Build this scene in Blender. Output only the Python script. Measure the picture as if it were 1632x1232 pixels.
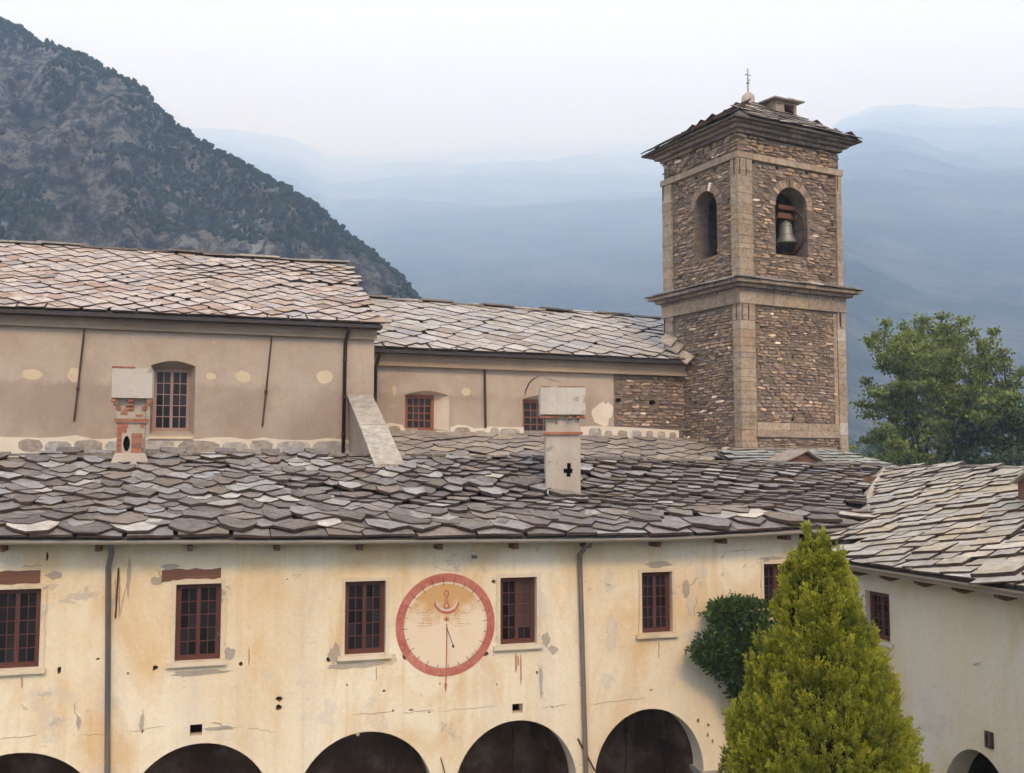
import bpy, math, random
import numpy as np
from mathutils import Vector, Matrix, noise as mnoise
from mathutils.geometry import tessellate_polygon
random.seed(7)
for _o in list(bpy.data.objects): bpy.data.objects.remove(_o)
SC = bpy.context.scene
COL = SC.collection
R = math.radians
F = 1600.0; EYE = 9.5; HOR = 740.0
# ---------------------------------------------------------------- camera
cam_d = bpy.data.cameras.new('camera'); cam = bpy.data.objects.new('camera', cam_d); COL.objects.link(cam)
cam_d.sensor_width = 36; cam_d.lens = 36*F/1632; cam_d.clip_start = .1; cam_d.clip_end = 60000
PITCH = math.atan((HOR-616)/F)
cam.location = (0, 0, EYE); cam.rotation_euler = (math.pi/2+PITCH, 0, 0)
SC.camera = cam
# ---------------------------------------------------------------- sky, sun, exposure
SUN = Vector((.22, -.9, .80)).normalized()
SC.view_settings.view_transform = 'Standard'; SC.view_settings.look = 'None'
SC.view_settings.gamma = 1; SC.view_settings.use_curve_mapping = False
SC.view_settings.exposure = 1.1
W = bpy.data.worlds.new('World'); SC.world = W; W.use_nodes = True
wn = W.node_tree.nodes; wl = W.node_tree.links; wn.clear()
w_out = wn.new('ShaderNodeOutputWorld'); w_bg = wn.new('ShaderNodeBackground'); w_bg.inputs[1].default_value = .1
w_sky = wn.new('ShaderNodeTexSky'); w_sky.sky_type = 'NISHITA'; w_sky.sun_disc = False
w_sky.sun_elevation = math.asin(SUN.z); w_sky.sun_rotation = math.atan2(SUN.x, SUN.y)
w_tc = wn.new('ShaderNodeTexCoord'); w_map = wn.new('ShaderNodeMapping'); w_map.inputs['Scale'].default_value = (1, 1, 2.6)
w_no = wn.new('ShaderNodeTexNoise'); w_no.inputs['Scale'].default_value = 1.7; w_no.inputs['Detail'].default_value = 4; w_no.inputs['Roughness'].default_value = .45
w_rp = wn.new('ShaderNodeValToRGB'); w_rp.color_ramp.elements[0].position = .3; w_rp.color_ramp.elements[1].position = .7
w_rp.color_ramp.elements[0].color = (5.8, 7.8, 16.6, 1); w_rp.color_ramp.elements[1].color = (8.3, 10.6, 20.2, 1)
w_mx = wn.new('ShaderNodeMix'); w_mx.data_type = 'RGBA'; w_mx.inputs[0].default_value = .93
wl.new(w_tc.outputs['Generated'], w_map.inputs[0]); wl.new(w_map.outputs[0], w_no.inputs['Vector']); wl.new(w_no.outputs[0], w_rp.inputs[0])
wl.new(w_sky.outputs[0], w_mx.inputs[6]); wl.new(w_rp.outputs[0], w_mx.inputs[7]); wl.new(w_mx.outputs[2], w_bg.inputs[0]); wl.new(w_bg.outputs[0], w_out.inputs[0])
sd = bpy.data.lights.new('sun', 'SUN'); sd.energy = 5; sd.angle = R(13); sd.color = (.66, .74, .82)
so = bpy.data.objects.new('sun', sd); COL.objects.link(so); so.rotation_euler = SUN.to_track_quat('Z', 'Y').to_euler(); so.location = (0, 0, 60)
SC.cycles.volume_bounces = 8; SC.cycles.max_bounces = 12; SC.cycles.volume_max_steps = 64
SC.cycles.use_denoising = True; SC.cycles.sample_clamp_indirect = 6

# ---------------------------------------------------------------- material helpers
class NT:
    def __init__(s, name, rough=.85, spec=.3):
        s.m = bpy.data.materials.new(name); s.m.use_nodes = True
        s.t = s.m.node_tree; s.n = s.t.nodes; s.l = s.t.links
        s.b = s.n['Principled BSDF']; s.b.inputs['Roughness'].default_value = rough
        s.b.inputs['Specular IOR Level'].default_value = spec
        s._pos = None
    def new(s, k): return s.n.new(k)
    def link(s, a, b): s.l.new(a, b)
    def put(s, v, sock):
        if hasattr(v, 'is_output'): s.l.new(v, sock)
        elif isinstance(v, (tuple, list)) and len(v) == 3 and sock.type == 'RGBA': sock.default_value = (*v, 1)
        else: sock.default_value = v
    def pos(s, scale=(1, 1, 1), rot=(0, 0, 0), coord='world'):
        if coord == 'world': src = s.new('ShaderNodeNewGeometry').outputs['Position']
        elif coord == 'normal': return s.new('ShaderNodeNewGeometry').outputs['Normal']
        else: src = s.new('ShaderNodeTexCoord').outputs['Object']
        mp = s.new('ShaderNodeMapping'); mp.inputs['Scale'].default_value = scale; mp.inputs['Rotation'].default_value = rot
        s.l.new(src, mp.inputs[0]); return mp.outputs[0]
    def noise(s, scale, detail=4, rough=.55, vec=None, dist=0):
        n = s.new('ShaderNodeTexNoise'); n.inputs['Scale'].default_value = scale; n.inputs['Detail'].default_value = detail
        n.inputs['Roughness'].default_value = rough; n.inputs['Distortion'].default_value = dist
        s.l.new(vec if vec is not None else s.pos(), n.inputs['Vector']); return n.outputs[0]
    def voro(s, scale, vec=None, feat='F1', out='Color'):
        n = s.new('ShaderNodeTexVoronoi'); n.feature = feat; n.inputs['Scale'].default_value = scale
        s.l.new(vec if vec is not None else s.pos(), n.inputs['Vector']); return n.outputs[out]
    def ramp(s, fac, stops, interp='LINEAR'):
        n = s.new('ShaderNodeValToRGB'); cr = n.color_ramp; cr.interpolation = interp
        while len(cr.elements) < len(stops): cr.elements.new(.5)
        for e, (p, c) in zip(cr.elements, stops):
            e.position = p; e.color = (*c, 1) if isinstance(c, (tuple, list)) else (c, c, c, 1)
        s.put(fac, n.inputs[0]); return n.outputs[0]
    def mix(s, fac, a, b, mode='MIX'):
        n = s.new('ShaderNodeMix'); n.data_type = 'RGBA'; n.blend_type = mode
        s.put(fac, n.inputs[0]); s.put(a, n.inputs[6]); s.put(b, n.inputs[7]); return n.outputs[2]
    def math(s, op, a, b=0.0, clamp=False):
        n = s.new('ShaderNodeMath'); n.operation = op; n.use_clamp = clamp
        s.put(a, n.inputs[0]); s.put(b, n.inputs[1]); return n.outputs[0]
    def attr(s, name): 
        n = s.new('ShaderNodeAttribute'); n.attribute_name = name; return n.outputs['Fac']
    def rnd(s):
        r = s.new('ShaderNodeObjectInfo').outputs['Random']
        return s.math('FRACT', s.math('ADD', r, s.attr('tint')))
    def color(s, c): s.put(c, s.b.inputs['Base Color'])
    def bump(s, h, strength=.5, dist=.02):
        n = s.new('ShaderNodeBump'); n.inputs['Strength'].default_value = strength; n.inputs['Distance'].default_value = dist
        s.put(h, n.inputs['Height']); s.l.new(n.outputs[0], s.b.inputs['Normal'])
    def rough(s, v): s.put(v, s.b.inputs['Roughness'])
# ---------------------------------------------------------------- object helpers
WM = {}                                   # world matrix of every object made here
def place(o, parent, M):
    if o.name not in COL.objects: COL.objects.link(o)
    WM[o] = M
    if parent is not None:
        o.parent = parent; o.matrix_basis = WM[parent].inverted() @ M
    else: o.matrix_basis = M
    return o
def tag(o, label=None, cat=None, group=None, kind=None):
    if label: o['label'] = label
    if cat: o['category'] = cat
    if group: o['group'] = group
    if kind: o['kind'] = kind
    return o
def thing(name, loc, label, cat, group=None, rz=0):
    o = bpy.data.objects.new(name, None); o.empty_display_size = .3
    place(o, None, Matrix.Translation(loc) @ Matrix.Rotation(rz, 4, 'Z'))
    return tag(o, label, cat, group)
class MB:
    """collects geometry in world space and links it as one mesh object"""
    def __init__(s): s.v = []; s.f = []; s.t = []; s.mi = []; s.cur = 0
    def add(s, vs, fs, tint=0.0):
        b = len(s.v); s.v += [tuple(p) for p in vs]
        for f in fs: s.f.append(tuple(i+b for i in f)); s.t.append(tint); s.mi.append(s.cur)
    def hexa(s, p, tint=0.0):            # 8 corners: bottom 4 ccw then top 4
        s.add(p, [(3, 2, 1, 0), (4, 5, 6, 7), (0, 1, 5, 4), (1, 2, 6, 5), (2, 3, 7, 6), (3, 0, 4, 7)], tint)
    def tube(s, pts, rad, seg=8, tint=0.0, cap=True):
        pts = [Vector(p) for p in pts]; n = len(pts)
        rad = rad if isinstance(rad, (list, tuple)) else [rad]*n
        vs = []; up = None
        for i, p in enumerate(pts):
            d = (pts[min(i+1, n-1)]-pts[max(i-1, 0)]).normalized()
            a = d.orthogonal().normalized() if up is None else (up-d*up.dot(d)).normalized()
            up = a; b = d.cross(a)
            for k in range(seg):
                w = 2*math.pi*k/seg; vs.append(p+(a*math.cos(w)+b*math.sin(w))*rad[i])
        fs = [(i*seg+k, i*seg+(k+1) % seg, (i+1)*seg+(k+1) % seg, (i+1)*seg+k) for i in range(n-1) for k in range(seg)]
        if cap: fs += [tuple(range(seg))[::-1], tuple((n-1)*seg+k for k in range(seg))]
        s.add(vs, fs, tint)
    def lathe(s, c, prof, seg=20, tint=0.0, axis=None):
        M = Matrix.Identity(3) if axis is None else Vector((0, 0, 1)).rotation_difference(axis).to_matrix()
        c = Vector(c); vs = [c+M @ Vector((r*math.cos(2*math.pi*k/seg), r*math.sin(2*math.pi*k/seg), z)) for r, z in prof for k in range(seg)]
        n = len(prof)
        fs = [(i*seg+k, i*seg+(k+1) % seg, (i+1)*seg+(k+1) % seg, (i+1)*seg+k) for i in range(n-1) for k in range(seg)]
        fs += [tuple(range(seg))[::-1], tuple((n-1)*seg+k for k in range(seg))]
        s.add(vs, fs, tint)
    def obj(s, name, mat, parent=None, smooth=False, M=None):
        if not s.v: return None
        a = np.array(s.v, float)
        if M is None:
            c = (a.min(0)+a.max(0))/2; c[2] = a[:, 2].min(); M = Matrix.Translation(c)
        I = np.array(M.inverted()); a = a @ I[:3, :3].T + I[:3, 3]
        me = bpy.data.meshes.new(name)
        me.from_pydata([tuple(p) for p in a], [], s.f)
        if any(s.t):
            at = me.attributes.new('tint', 'FLOAT', 'FACE'); at.data.foreach_set('value', s.t)
        for m in (mat if isinstance(mat, (list, tuple)) else [mat]): me.materials.append(m)
        if isinstance(mat, (list, tuple)): me.polygons.foreach_set('material_index', s.mi)
        if smooth: me.polygons.foreach_set('use_smooth', [True]*len(me.polygons))
        me.update()
        o = bpy.data.objects.new(name, me); place(o, parent, M); return o
class Frame:
    """upright plane frame: s along the wall, n into the building, z up"""
    def __init__(s, x, y, deg):
        s.o = Vector((x, y)); a = R(deg); s.a = Vector((math.cos(a), math.sin(a))); s.n = Vector((-math.sin(a), math.cos(a))); s.ang = a
    def P(s, u, n, z):
        p = s.o+s.a*u+s.n*n; return Vector((p.x, p.y, z))
    def at(s, px, py, n=0):              # where the line of sight of a photo pixel meets the plane n -> (s, z)
        d = sight(px, py); o2 = s.o+s.n*n
        t = o2.dot(s.n)/(d.x*s.n.x+d.y*s.n.y)
        h = Vector((d.x, d.y))*t-o2
        return h.dot(s.a), EYE+d.z*t
    def coords(s, p): h = Vector((p[0], p[1]))-s.o; return h.dot(s.a), h.dot(s.n)
    def box(s, mb, s0, s1, n0, n1, z0, z1, tint=0.0):
        mb.hexa([s.P(s0, n0, z0), s.P(s1, n0, z0), s.P(s1, n1, z0), s.P(s0, n1, z0), s.P(s0, n0, z1), s.P(s1, n0, z1), s.P(s1, n1, z1), s.P(s0, n1, z1)], tint)
    def slab(s, mb, outer, holes, n0, n1, tint=0.0):     # upright plate with holes, between n0 (front) and n1
        loops = [outer]+holes; flat = [p for l in loops for p in l]; N = len(flat)
        tris = tessellate_polygon([[Vector((p[0], p[1], 0)) for p in l] for l in loops])
        vs = [s.P(p[0], n0, p[1]) for p in flat]+[s.P(p[0], n1, p[1]) for p in flat]
        fs = []
        for t in tris:
            a, b, c = (flat[i] for i in t)
            ccw = (b[0]-a[0])*(c[1]-a[1])-(b[1]-a[1])*(c[0]-a[0]) > 0
            t = tuple(t) if ccw else tuple(reversed(t))
            fs.append(t); fs.append(tuple(i+N for i in reversed(t)))
        k = 0
        for li, l in enumerate(loops):
            m = len(l); ar = sum(l[i][0]*l[(i+1) % m][1]-l[(i+1) % m][0]*l[i][1] for i in range(m))
            for i in range(m):
                a, b = k+i, k+(i+1) % m
                if (ar > 0) == (li == 0): fs.append((a, a+N, b+N, b))
                else: fs.append((b, b+N, a+N, a))
            k += m
        s.add_fix(mb, vs, fs, tint)
    def add_fix(s, mb, vs, fs, tint): mb.add(vs, fs, tint)
def sight(px, py):
    v = Vector(((px-816)/F, 1, (616-py)/F)); c, q = math.cos(PITCH), math.sin(PITCH)
    return Vector((v.x, v.y*c-v.z*q, v.y*q+v.z*c))
def at_depth(px, py, y):
    d = sight(px, py); return Vector((d.x*y/d.y, y, EYE+d.z*y/d.y))
def project(p):
    x, y, z = p[0], p[1], p[2]-EYE; c, q = math.cos(PITCH), math.sin(PITCH)
    f = y*c+z*q; u = -y*q+z*c
    return (816+F*x/f, 616-F*u/f) if f > .1 else (-9999, -9999)
def interp(x, pts):
    if x <= pts[0][0]: return pts[0][1]
    for (a, va), (b, vb) in zip(pts, pts[1:]):
        if x <= b: return va+(vb-va)*(x-a)/(b-a)
    return pts[-1][1]
def fbm(x, y, z, oct=4):
    return mnoise.fractal(Vector((x, y, z)), .8, 2.1, oct)
# ---------------------------------------------------------------- far setting: ground, mountains, haze
def grid_mesh(name, P, mat, smooth=True, attrs=None):
    ny, nx, _ = P.shape
    me = bpy.data.meshes.new(name); me.vertices.add(nx*ny); me.vertices.foreach_set('co', P.reshape(-1).astype(np.float32))
    idx = np.arange(nx*ny).reshape(ny, nx)
    q = np.stack([idx[:-1, :-1], idx[:-1, 1:], idx[1:, 1:], idx[1:, :-1]], -1).reshape(-1)
    nq = (nx-1)*(ny-1)
    me.loops.add(nq*4); me.loops.foreach_set('vertex_index', q.astype(np.int32))
    me.polygons.add(nq); me.polygons.foreach_set('loop_start', (np.arange(nq)*4).astype(np.int32))
    me.update(calc_edges=True)
    if smooth: me.polygons.foreach_set('use_smooth', [True]*nq)
    for k, v in (attrs or {}).items():
        a = me.attributes.new(k, 'FLOAT', 'POINT'); a.data.foreach_set('value', v.reshape(-1).astype(np.float32))
    me.materials.append(mat)
    o = bpy.data.objects.new(name, me); place(o, None, Matrix.Identity(4)); return o
def mesh_fast(name, V, Fc, mat, parent=None, tint=None, M=None, smooth=False):
    V = np.asarray(V, np.float32); Fc = np.asarray(Fc, np.int32); k = Fc.shape[1]
    if M is None: M = Matrix.Translation(Vector(((V[:, 0].min()+V[:, 0].max())/2, (V[:, 1].min()+V[:, 1].max())/2, V[:, 2].min())))
    I = np.array(M.inverted(), np.float32); V = V @ I[:3, :3].T + I[:3, 3]
    me = bpy.data.meshes.new(name); me.vertices.add(len(V)); me.vertices.foreach_set('co', V.reshape(-1))
    me.loops.add(Fc.size); me.loops.foreach_set('vertex_index', Fc.reshape(-1))
    me.polygons.add(len(Fc)); me.polygons.foreach_set('loop_start', (np.arange(len(Fc))*k).astype(np.int32))
    me.update(calc_edges=True)
    if smooth: me.polygons.foreach_set('use_smooth', [True]*len(Fc))
    if tint is not None:
        a = me.attributes.new('tint', 'FLOAT', 'FACE'); a.data.foreach_set('value', np.asarray(tint, np.float32))
    me.materials.append(mat)
    o = bpy.data.objects.new(name, me); place(o, parent, M); return o

m = NT('valley_ground', .95); m.color(m.mix(m.noise(.02, 6), (.05, .07, .03), (.1, .1, .06))); M_GROUND = m.m
m = NT('mountain_rock', .95, .1)
strat = m.math('ADD', m.math('MULTIPLY', m.noise(.16, 10, .74, m.pos((1, 1, 1.8), (.15, .3, 0))), .6), m.math('MULTIPLY', m.noise(.3, 9, .72, m.pos((1, 1, .4))), .4))
rock = m.ramp(strat, [(.3, (.008, .007, .008)), (.46, (.034, .031, .028)), (.51, (.10, .090, .076)), (.58, (.25, .228, .195))])
veg = m.mix(m.noise(.25, 4), (.006, .010, .005), (.022, .030, .012))
msk = m.math('ADD', m.math('MULTIPLY', m.noise(.022, 8, .68), 1.0), m.math('MULTIPLY', m.attr('slope'), .55))
stre = m.noise(.16, 4, .6, m.pos((1, 1, .12)))
col = m.mix(m.ramp(msk, [(.47, 1.0), (.55, 0.0)]), rock, veg)
wht = m.math('MULTIPLY', m.attr('pale'), m.ramp(stre, [(.47, 0.), (.56, 1.)]))
m.color(m.mix(wht, col, (.40, .37, .34)))
m.bump(m.math('ADD', m.noise(.35, 8, .7), m.noise(.12, 8, .7, m.pos((1, 1, .35)))), 1.0, 4.5); M_MOUNT = m.m
m = NT('far_slopes', .95, .05)
m.color(m.mix(m.ramp(m.noise(.006, 8, .7), [(.47, 0.), (.58, 1.)]), (.006, .013, .009), (.055, .055, .045))); m.bump(m.noise(.03, 6, .7), .8, 12); M_FAR = m.m
m = NT('scrub', .95, .1); m.color(m.mix(m.noise(.4, 3), (.006, .010, .005), (.026, .034, .014))); M_SCRUB = m.m

g = 22000
me = bpy.data.meshes.new('ground'); me.from_pydata([(-g, -g, 0), (g, -g, 0), (g, g, 0), (-g, g, 0)], [], [(0, 1, 2, 3)]); me.materials.append(M_GROUND)
tag(place(bpy.data.objects.new('ground', me), None, Matrix.Identity(4)), kind='structure')

def ridged(x, y, z): return 1-abs(mnoise.noise(Vector((x, y, z))))*2
def range_mesh(name, crest, foot_frac, nx, ny, amp, freq, mat, crest_amp, back=1.35, pale=None, conv=1.0, crags=False):
    """crest: (px, py, distance) control points of a ridge line, turned once into real places on the ground"""
    xs = np.linspace(crest[0][0], crest[-1][0], nx)
    js = list(np.linspace(0, 1, ny))+[1.06, 1.2, back]
    P = np.zeros((len(js), nx, 3)); S = np.zeros((len(js), nx)); PA = np.zeros((len(js), nx))
    for i, px in enumerate(xs):
        cy = interp(px, [(c[0], c[1]) for c in crest]); cd = interp(px, [(c[0], c[2]) for c in crest])
        C = at_depth(px, cy, cd); ff = interp(px, foot_frac) if isinstance(foot_frac, list) else foot_frac
        Ft = Vector((C.x*ff, C.y*ff, -6))
        for j, t in enumerate(js):
            if t <= 1:
                q = Ft.lerp(C, t); q.z = -6+(C.z+6)*(t**conv)
            else:
                q = C+(C-Ft)*(t-1); q.z = C.z-(C.z+6)*(t-1)/(back-1)*1.02
            k = min(1, t*3)*(1 if t < .85 else max(crest_amp, 1-(t-.85)/.15*(1-crest_amp)))
            f = freq
            n1 = mnoise.fractal(Vector((q.x*f, q.y*f, q.z*f*.6)), .75, 2.1, 6)
            n2 = ridged(q.x*f*1.7+9, q.y*f*1.7, q.z*f*.5)+.5*ridged(q.x*f*4, q.y*f*4+3, q.z*f*1.1)
            n3 = ridged(q.x*f*6+4, q.y*f*6, q.z*f*1.3)*.22+ridged(q.x*f*11, q.y*f*11, q.z*f*5)*.12-.17 if crags else 0
            d = amp*(n1*1.3+n2*.55-.5+n3*1.5)*k
            dr = Vector((-q.x, -q.y, .35*q.length)).normalized()
            q = q+dr*d; P[j, i] = q
            if pale: 
                x2, y2 = px, cy+(1-t)*400
                PA[j, i] = max(0, 1-((px-pale[0])/pale[2])**2-((t-pale[1])/pale[3])**2)
    gz = np.gradient(P[:, :, 2], axis=0); gh = np.hypot(np.gradient(P[:, :, 0], axis=0), np.gradient(P[:, :, 1], axis=0))+1e-6
    S = np.clip(.9-gz/gh*.6, 0, 1)
    # S high = gentle ground where scrub grows; turned round for the mask
    o = grid_mesh(name, P, mat, attrs={'slope': .35-S*.5, 'pale': PA})
    return tag(o, kind='structure'), P
near_crest = [(-1500, -420, 760), (-700, -230, 620), (-300, -95, 540), (0, 30, 470), (60, 62, 460), (140, 92, 450), (185, 120, 444), (232, 140, 438), (262, 182, 430), (330, 224, 420), (390, 258, 412),
              (450, 298, 404), (510, 333, 398), (560, 374, 392), (610, 418, 388), (650, 455, 384), (672, 482, 380), (700, 520, 378), (760, 600, 374), (820, 690, 370), (900, 745, 366)]
near_crest = [(a, b, c*.72) for a, b, c in near_crest]
near, NP = range_mesh('mountain_spur', near_crest, .62, 520, 170, 12, .0155, M_MOUNT, .16, pale=(405, .45, 42, .5), conv=.9, crags=True)
# scrub and small trees growing on the spur
ico_v = []; t_ = (1+5**.5)/2
for a, b in ((-1, t_), (1, t_), (-1, -t_), (1, -t_)): ico_v.append((a, b, 0))
for a, b in ((-1, t_), (1, t_), (-1, -t_), (1, -t_)): ico_v.append((0, a, b))
for a, b in ((t_, -1), (t_, 1), (-t_, -1), (-t_, 1)): ico_v.append((a, 0, b))
ico_v = np.array(ico_v)/math.hypot(1, t_)
ico_f = np.array([(0, 11, 5), (0, 5, 1), (0, 1, 7), (0, 7, 10), (0, 10, 11), (1, 5, 9), (5, 11, 4), (11, 10, 2), (10, 7, 6), (7, 1, 8), (3, 9, 4), (3, 4, 2), (3, 2, 6), (3, 6, 8), (3, 8, 9), (4, 9, 5), (2, 4, 11), (6, 2, 10), (8, 6, 7), (9, 8, 1)])
rng = np.random.default_rng(5)
V = []; Fc = []; T = []
def clump(c, r, rz, tint, squash=1.0):
    k = sum(len(v) for v in V)//1 if False else clump.n
    v = ico_v*(1+rng.uniform(-.35, .35, (12, 1)))*np.array([r, r, rz*squash])+np.array(c)
    V.append(v); Fc.append(ico_f+k); T.append(np.full(20, tint)); clump.n += 12
clump.n = 0
ny, nx, _ = NP.shape; ny -= 3
for k in range(24000):
    if k < 1900: j = ny-1-int(abs(rng.normal(0, 2.2)))
    else: j = int(rng.uniform(40, ny-1))
    i = int(rng.uniform(60, nx-25)); p = NP[j, i]+(NP[j, i+1]-NP[j, i])*rng.uniform()
    if k >= 1900 and mnoise.fractal(Vector(p)*.022, .7, 2, 4) < -.06+rng.uniform(-.13, .13): continue
    r = rng.uniform(.25, .7)+abs(rng.normal(0, .22))
    clump(p+np.array([0, 0, r*.5]), r, r*rng.uniform(.9, 1.5), rng.uniform())
o = mesh_fast('mountain_scrub', np.concatenate(V), np.concatenate(Fc), M_SCRUB); tag(o, kind='stuff', label='dark green scrub and small trees growing over the rocky mountain spur', cat='scrub')
tag(range_mesh('valley_mountain', [(-900, 190, 3300), (0, 190, 8200), (380, 205, 8200), (470, 222, 9000), (530, 248, 11000), (640, 240, 13000), (900, 225, 13500), (1200, 215, 13500), (1500, 200, 13500), (2100, 210, 13500)],
    [(-900, .09), (400, .085), (640, .052), (900, .048), (2100, .048)], 240, 100, 70, .0011, M_FAR, .3)[0])
tag(range_mesh('side_mountain', [(900, 700, 1300), (1080, 470, 1700), (1200, 330, 2000), (1290, 232, 5200), (1340, 190, 6200), (1395, 169, 6800), (1450, 166, 7200), (1530, 172, 7400), (1640, 172, 7400), (1900, 140, 7400), (2500, 90, 7400)],
    [(900, .55), (1200, .2), (1340, .07), (2500, .058)], 240, 130, 55, .0016, M_FAR, .2)[0])
mb = MB(); mb.hexa([(-7000, -3000, -9), (7000, -3000, -9), (7000, 17500, -9), (-7000, 17500, -9), (-7000, -3000, 4700), (7000, -3000, 4700), (7000, 17500, 4700), (-7000, 17500, 4700)])
HM = bpy.data.materials.new('haze'); HM.use_nodes = True; HM.node_tree.nodes.remove(HM.node_tree.nodes['Principled BSDF'])
pv = HM.node_tree.nodes.new('ShaderNodeVolumePrincipled'); HM.node_tree.links.new(pv.outputs[0], HM.node_tree.nodes['Material Output'].inputs['Volume'])
pv.inputs['Color'].default_value = (.50, .69, 1, 1); pv.inputs['Absorption Color'].default_value = (1, 1, 1, 1); pv.inputs['Density'].default_value = .0006; pv.inputs['Anisotropy'].default_value = .1
tag(mb.obj('haze', HM), kind='stuff', label='pale bluish haze filling the whole valley', cat='haze')
# ---------------------------------------------------------------- materials of the buildings
def stucco(name, base, light, warm, grey, dirt=.5, streak=1.0, zone=None):
    m = NT(name, .92, .15)
    big = m.noise(.42, 5, .6, m.pos((1, 1, .8)))
    c = m.mix(m.ramp(big, [(.38, 0.), (.62, 1.)]), base, light)
    och = m.noise(.75, 5, .62, m.pos((1, 1, .45), (0, 0, .7)), .6)
    c = m.mix(m.math('MULTIPLY', m.ramp(och, [(.51, 0.), (.66, 1.)]), .62), c, warm)
    st = m.noise(1.6, 5, .6, m.pos((1, 1, .07)))
    c = m.mix(m.math('MULTIPLY', m.ramp(st, [(.5, 0.), (.72, 1.)]), .38*streak), c, grey)
    st2 = m.noise(3.1, 3, .6, m.pos((1, 1, .05), (0, 0, .4)))
    c = m.mix(m.math('MULTIPLY', m.ramp(st2, [(.56, 0.), (.7, 1.)]), .3*streak), c, warm)
    pat = m.noise(1.1, 7, .68, m.pos((1, 1, 1.2), (.3, .2, .1)), .3)
    c = m.mix(m.math('MULTIPLY', m.ramp(pat, [(.61, 0.), (.635, 1.)]), .55*dirt), c, grey)
    sp = m.noise(7, 5, .7)
    c = m.mix(m.math('MULTIPLY', m.ramp(sp, [(.66, 0.), (.72, 1.)]), .5*dirt), c, tuple(x*.45 for x in grey))
    pk = m.noise(.9, 10, .72, m.pos((1, 1, 1.5), (.6, .1, .4)), .2)
    c = m.mix(m.math('MULTIPLY', m.ramp(pk, [(.625, 0.), (.635, 1.)]), .75*dirt), c, tuple(x*.72 for x in grey))
    if zone:
        sz_ = m.new('ShaderNodeSeparateXYZ'); m.link(m.new('ShaderNodeNewGeometry').outputs['Position'], sz_.inputs[0])
        hz = m.math('ADD', m.math('SUBTRACT', sz_.outputs[2], zone), m.math('MULTIPLY', m.math('SUBTRACT', m.noise(1.2, 6, .65), .5), .9))
        c = m.mix(m.math('MULTIPLY', m.ramp(hz, [(.0, 0.), (.16, 1.)]), m.ramp(m.noise(.8, 6, .65), [(.35, .25), (.6, .9)])), c, light)
    fine = m.noise(14, 4, .6)
    c = m.mix(.14, c, m.ramp(fine, [(.3, (.3, .28, .25)), (.7, (.95, .9, .8))]), 'MULTIPLY')
    m.color(c)
    m.bump(m.math('ADD', m.noise(2.2, 6, .6), m.math('MULTIPLY', m.noise(28, 3, .6), .22)), .55, .05)
    return m.m
M_CREAM = stucco('cream_limewash', (0.685, 0.55, 0.37), (0.750, 0.65, 0.49), (0.600, 0.373, 0.165), (0.560, 0.485, 0.420), .8)
M_WING = stucco('pale_limewash', (.62, .51, .365), (.62, .56, .47), (.55, .42, .23), (.46, .42, .36), .3, .8)
M_TAUPE = stucco('taupe_render', (.305, .235, .18), (.43, .345, .27), (.33, .235, .165), (.42, .345, .28), .25, .6, zone=EYE+2.15)
M_TAUPE_D = stucco('taupe_cornice', (.27, .20, .14), (.35, .27, .195), (.31, .22, .14), (.42, .34, .26), .2, .5)
M_PALE = stucco('pale_render', (.62, .52, .42), (.68, .60, .51), (.56, .44, .32), (.45, .40, .35), .6, .3)
M_CHIM = stucco('chimney_render', (.36, .30, .24), (.46, .40, .335), (.36, .28, .20), (.19, .165, .14), 1.1, 1.1)
M_CAP = stucco('grey_cap_render', (.42, .375, .32), (.52, .47, .41), (.38, .31, .24), (.20, .18, .155), 1.2, 1.0)
M_PATCH_G = stucco('grey_mortar', (.33, .285, .24), (.43, .37, .31), (.36, .28, .20), (.22, .195, .17), .9, .2)
M_PATCH_C = stucco('cream_patch', (.54, .42, .28), (.60, .48, .34), (.50, .36, .22), (.42, .35, .28), .5, .3)
M_SURR = stucco('window_surround_lime', (.60, .48, .34), (.66, .56, .43), (.56, .40, .22), (.40, .34, .28), 1.0, .6)
M_BAND = stucco('limewashed_mortar', (.60, .51, .39), (.66, .58, .47), (.52, .42, .30), (.36, .31, .26), .9, .4)

def stone(name, stops, rough=.85, lich=.4, scale=3.0, bump=.8, warmspot=None):
    m = NT(name, rough, .25)
    c = m.ramp(m.rnd(), stops)
    v = m.pos()
    n1 = m.noise(scale, 6, .65, v)
    c = m.mix(.8, c, m.ramp(n1, [(.25, (.55, .53, .5)), (.5, (.98, .96, .94)), (.78, (1.3, 1.27, 1.22))]), 'MULTIPLY')
    c = m.mix(.7, c, m.ramp(m.noise(scale*2.2, 8, .75, m.pos((1, 1, 1), (.9, .2, .5))), [(.3, (.45, .44, .43)), (.5, (1, 1, 1)), (.68, (1.45, 1.42, 1.38))]), 'MULTIPLY')
    n2 = m.noise(scale*2.7, 7, .7, v)
    c = m.mix(m.math('MULTIPLY', m.ramp(n2, [(.55, 0.), (.72, 1.)]), lich), c, warmspot or (.42, .4, .35))
    n3 = m.noise(scale*1.3, 5, .7, m.pos((1, 1, 1), (.5, .3, 1)))
    c = m.mix(m.math('MULTIPLY', m.ramp(n3, [(.56, 0.), (.7, 1.)]), lich*.8), c, (.09, .08, .07))
    n4 = m.noise(scale*.7, 8, .72, m.pos((1, 1, 1), (1, .7, .2)))
    c = m.mix(m.math('MULTIPLY', m.ramp(n4, [(.56, 0.), (.62, 1.)]), lich*.6), c, (.20, .185, .085))
    m.color(c); m.bump(m.noise(scale*4, 7, .7, v), bump, .03)
    return m.m
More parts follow.
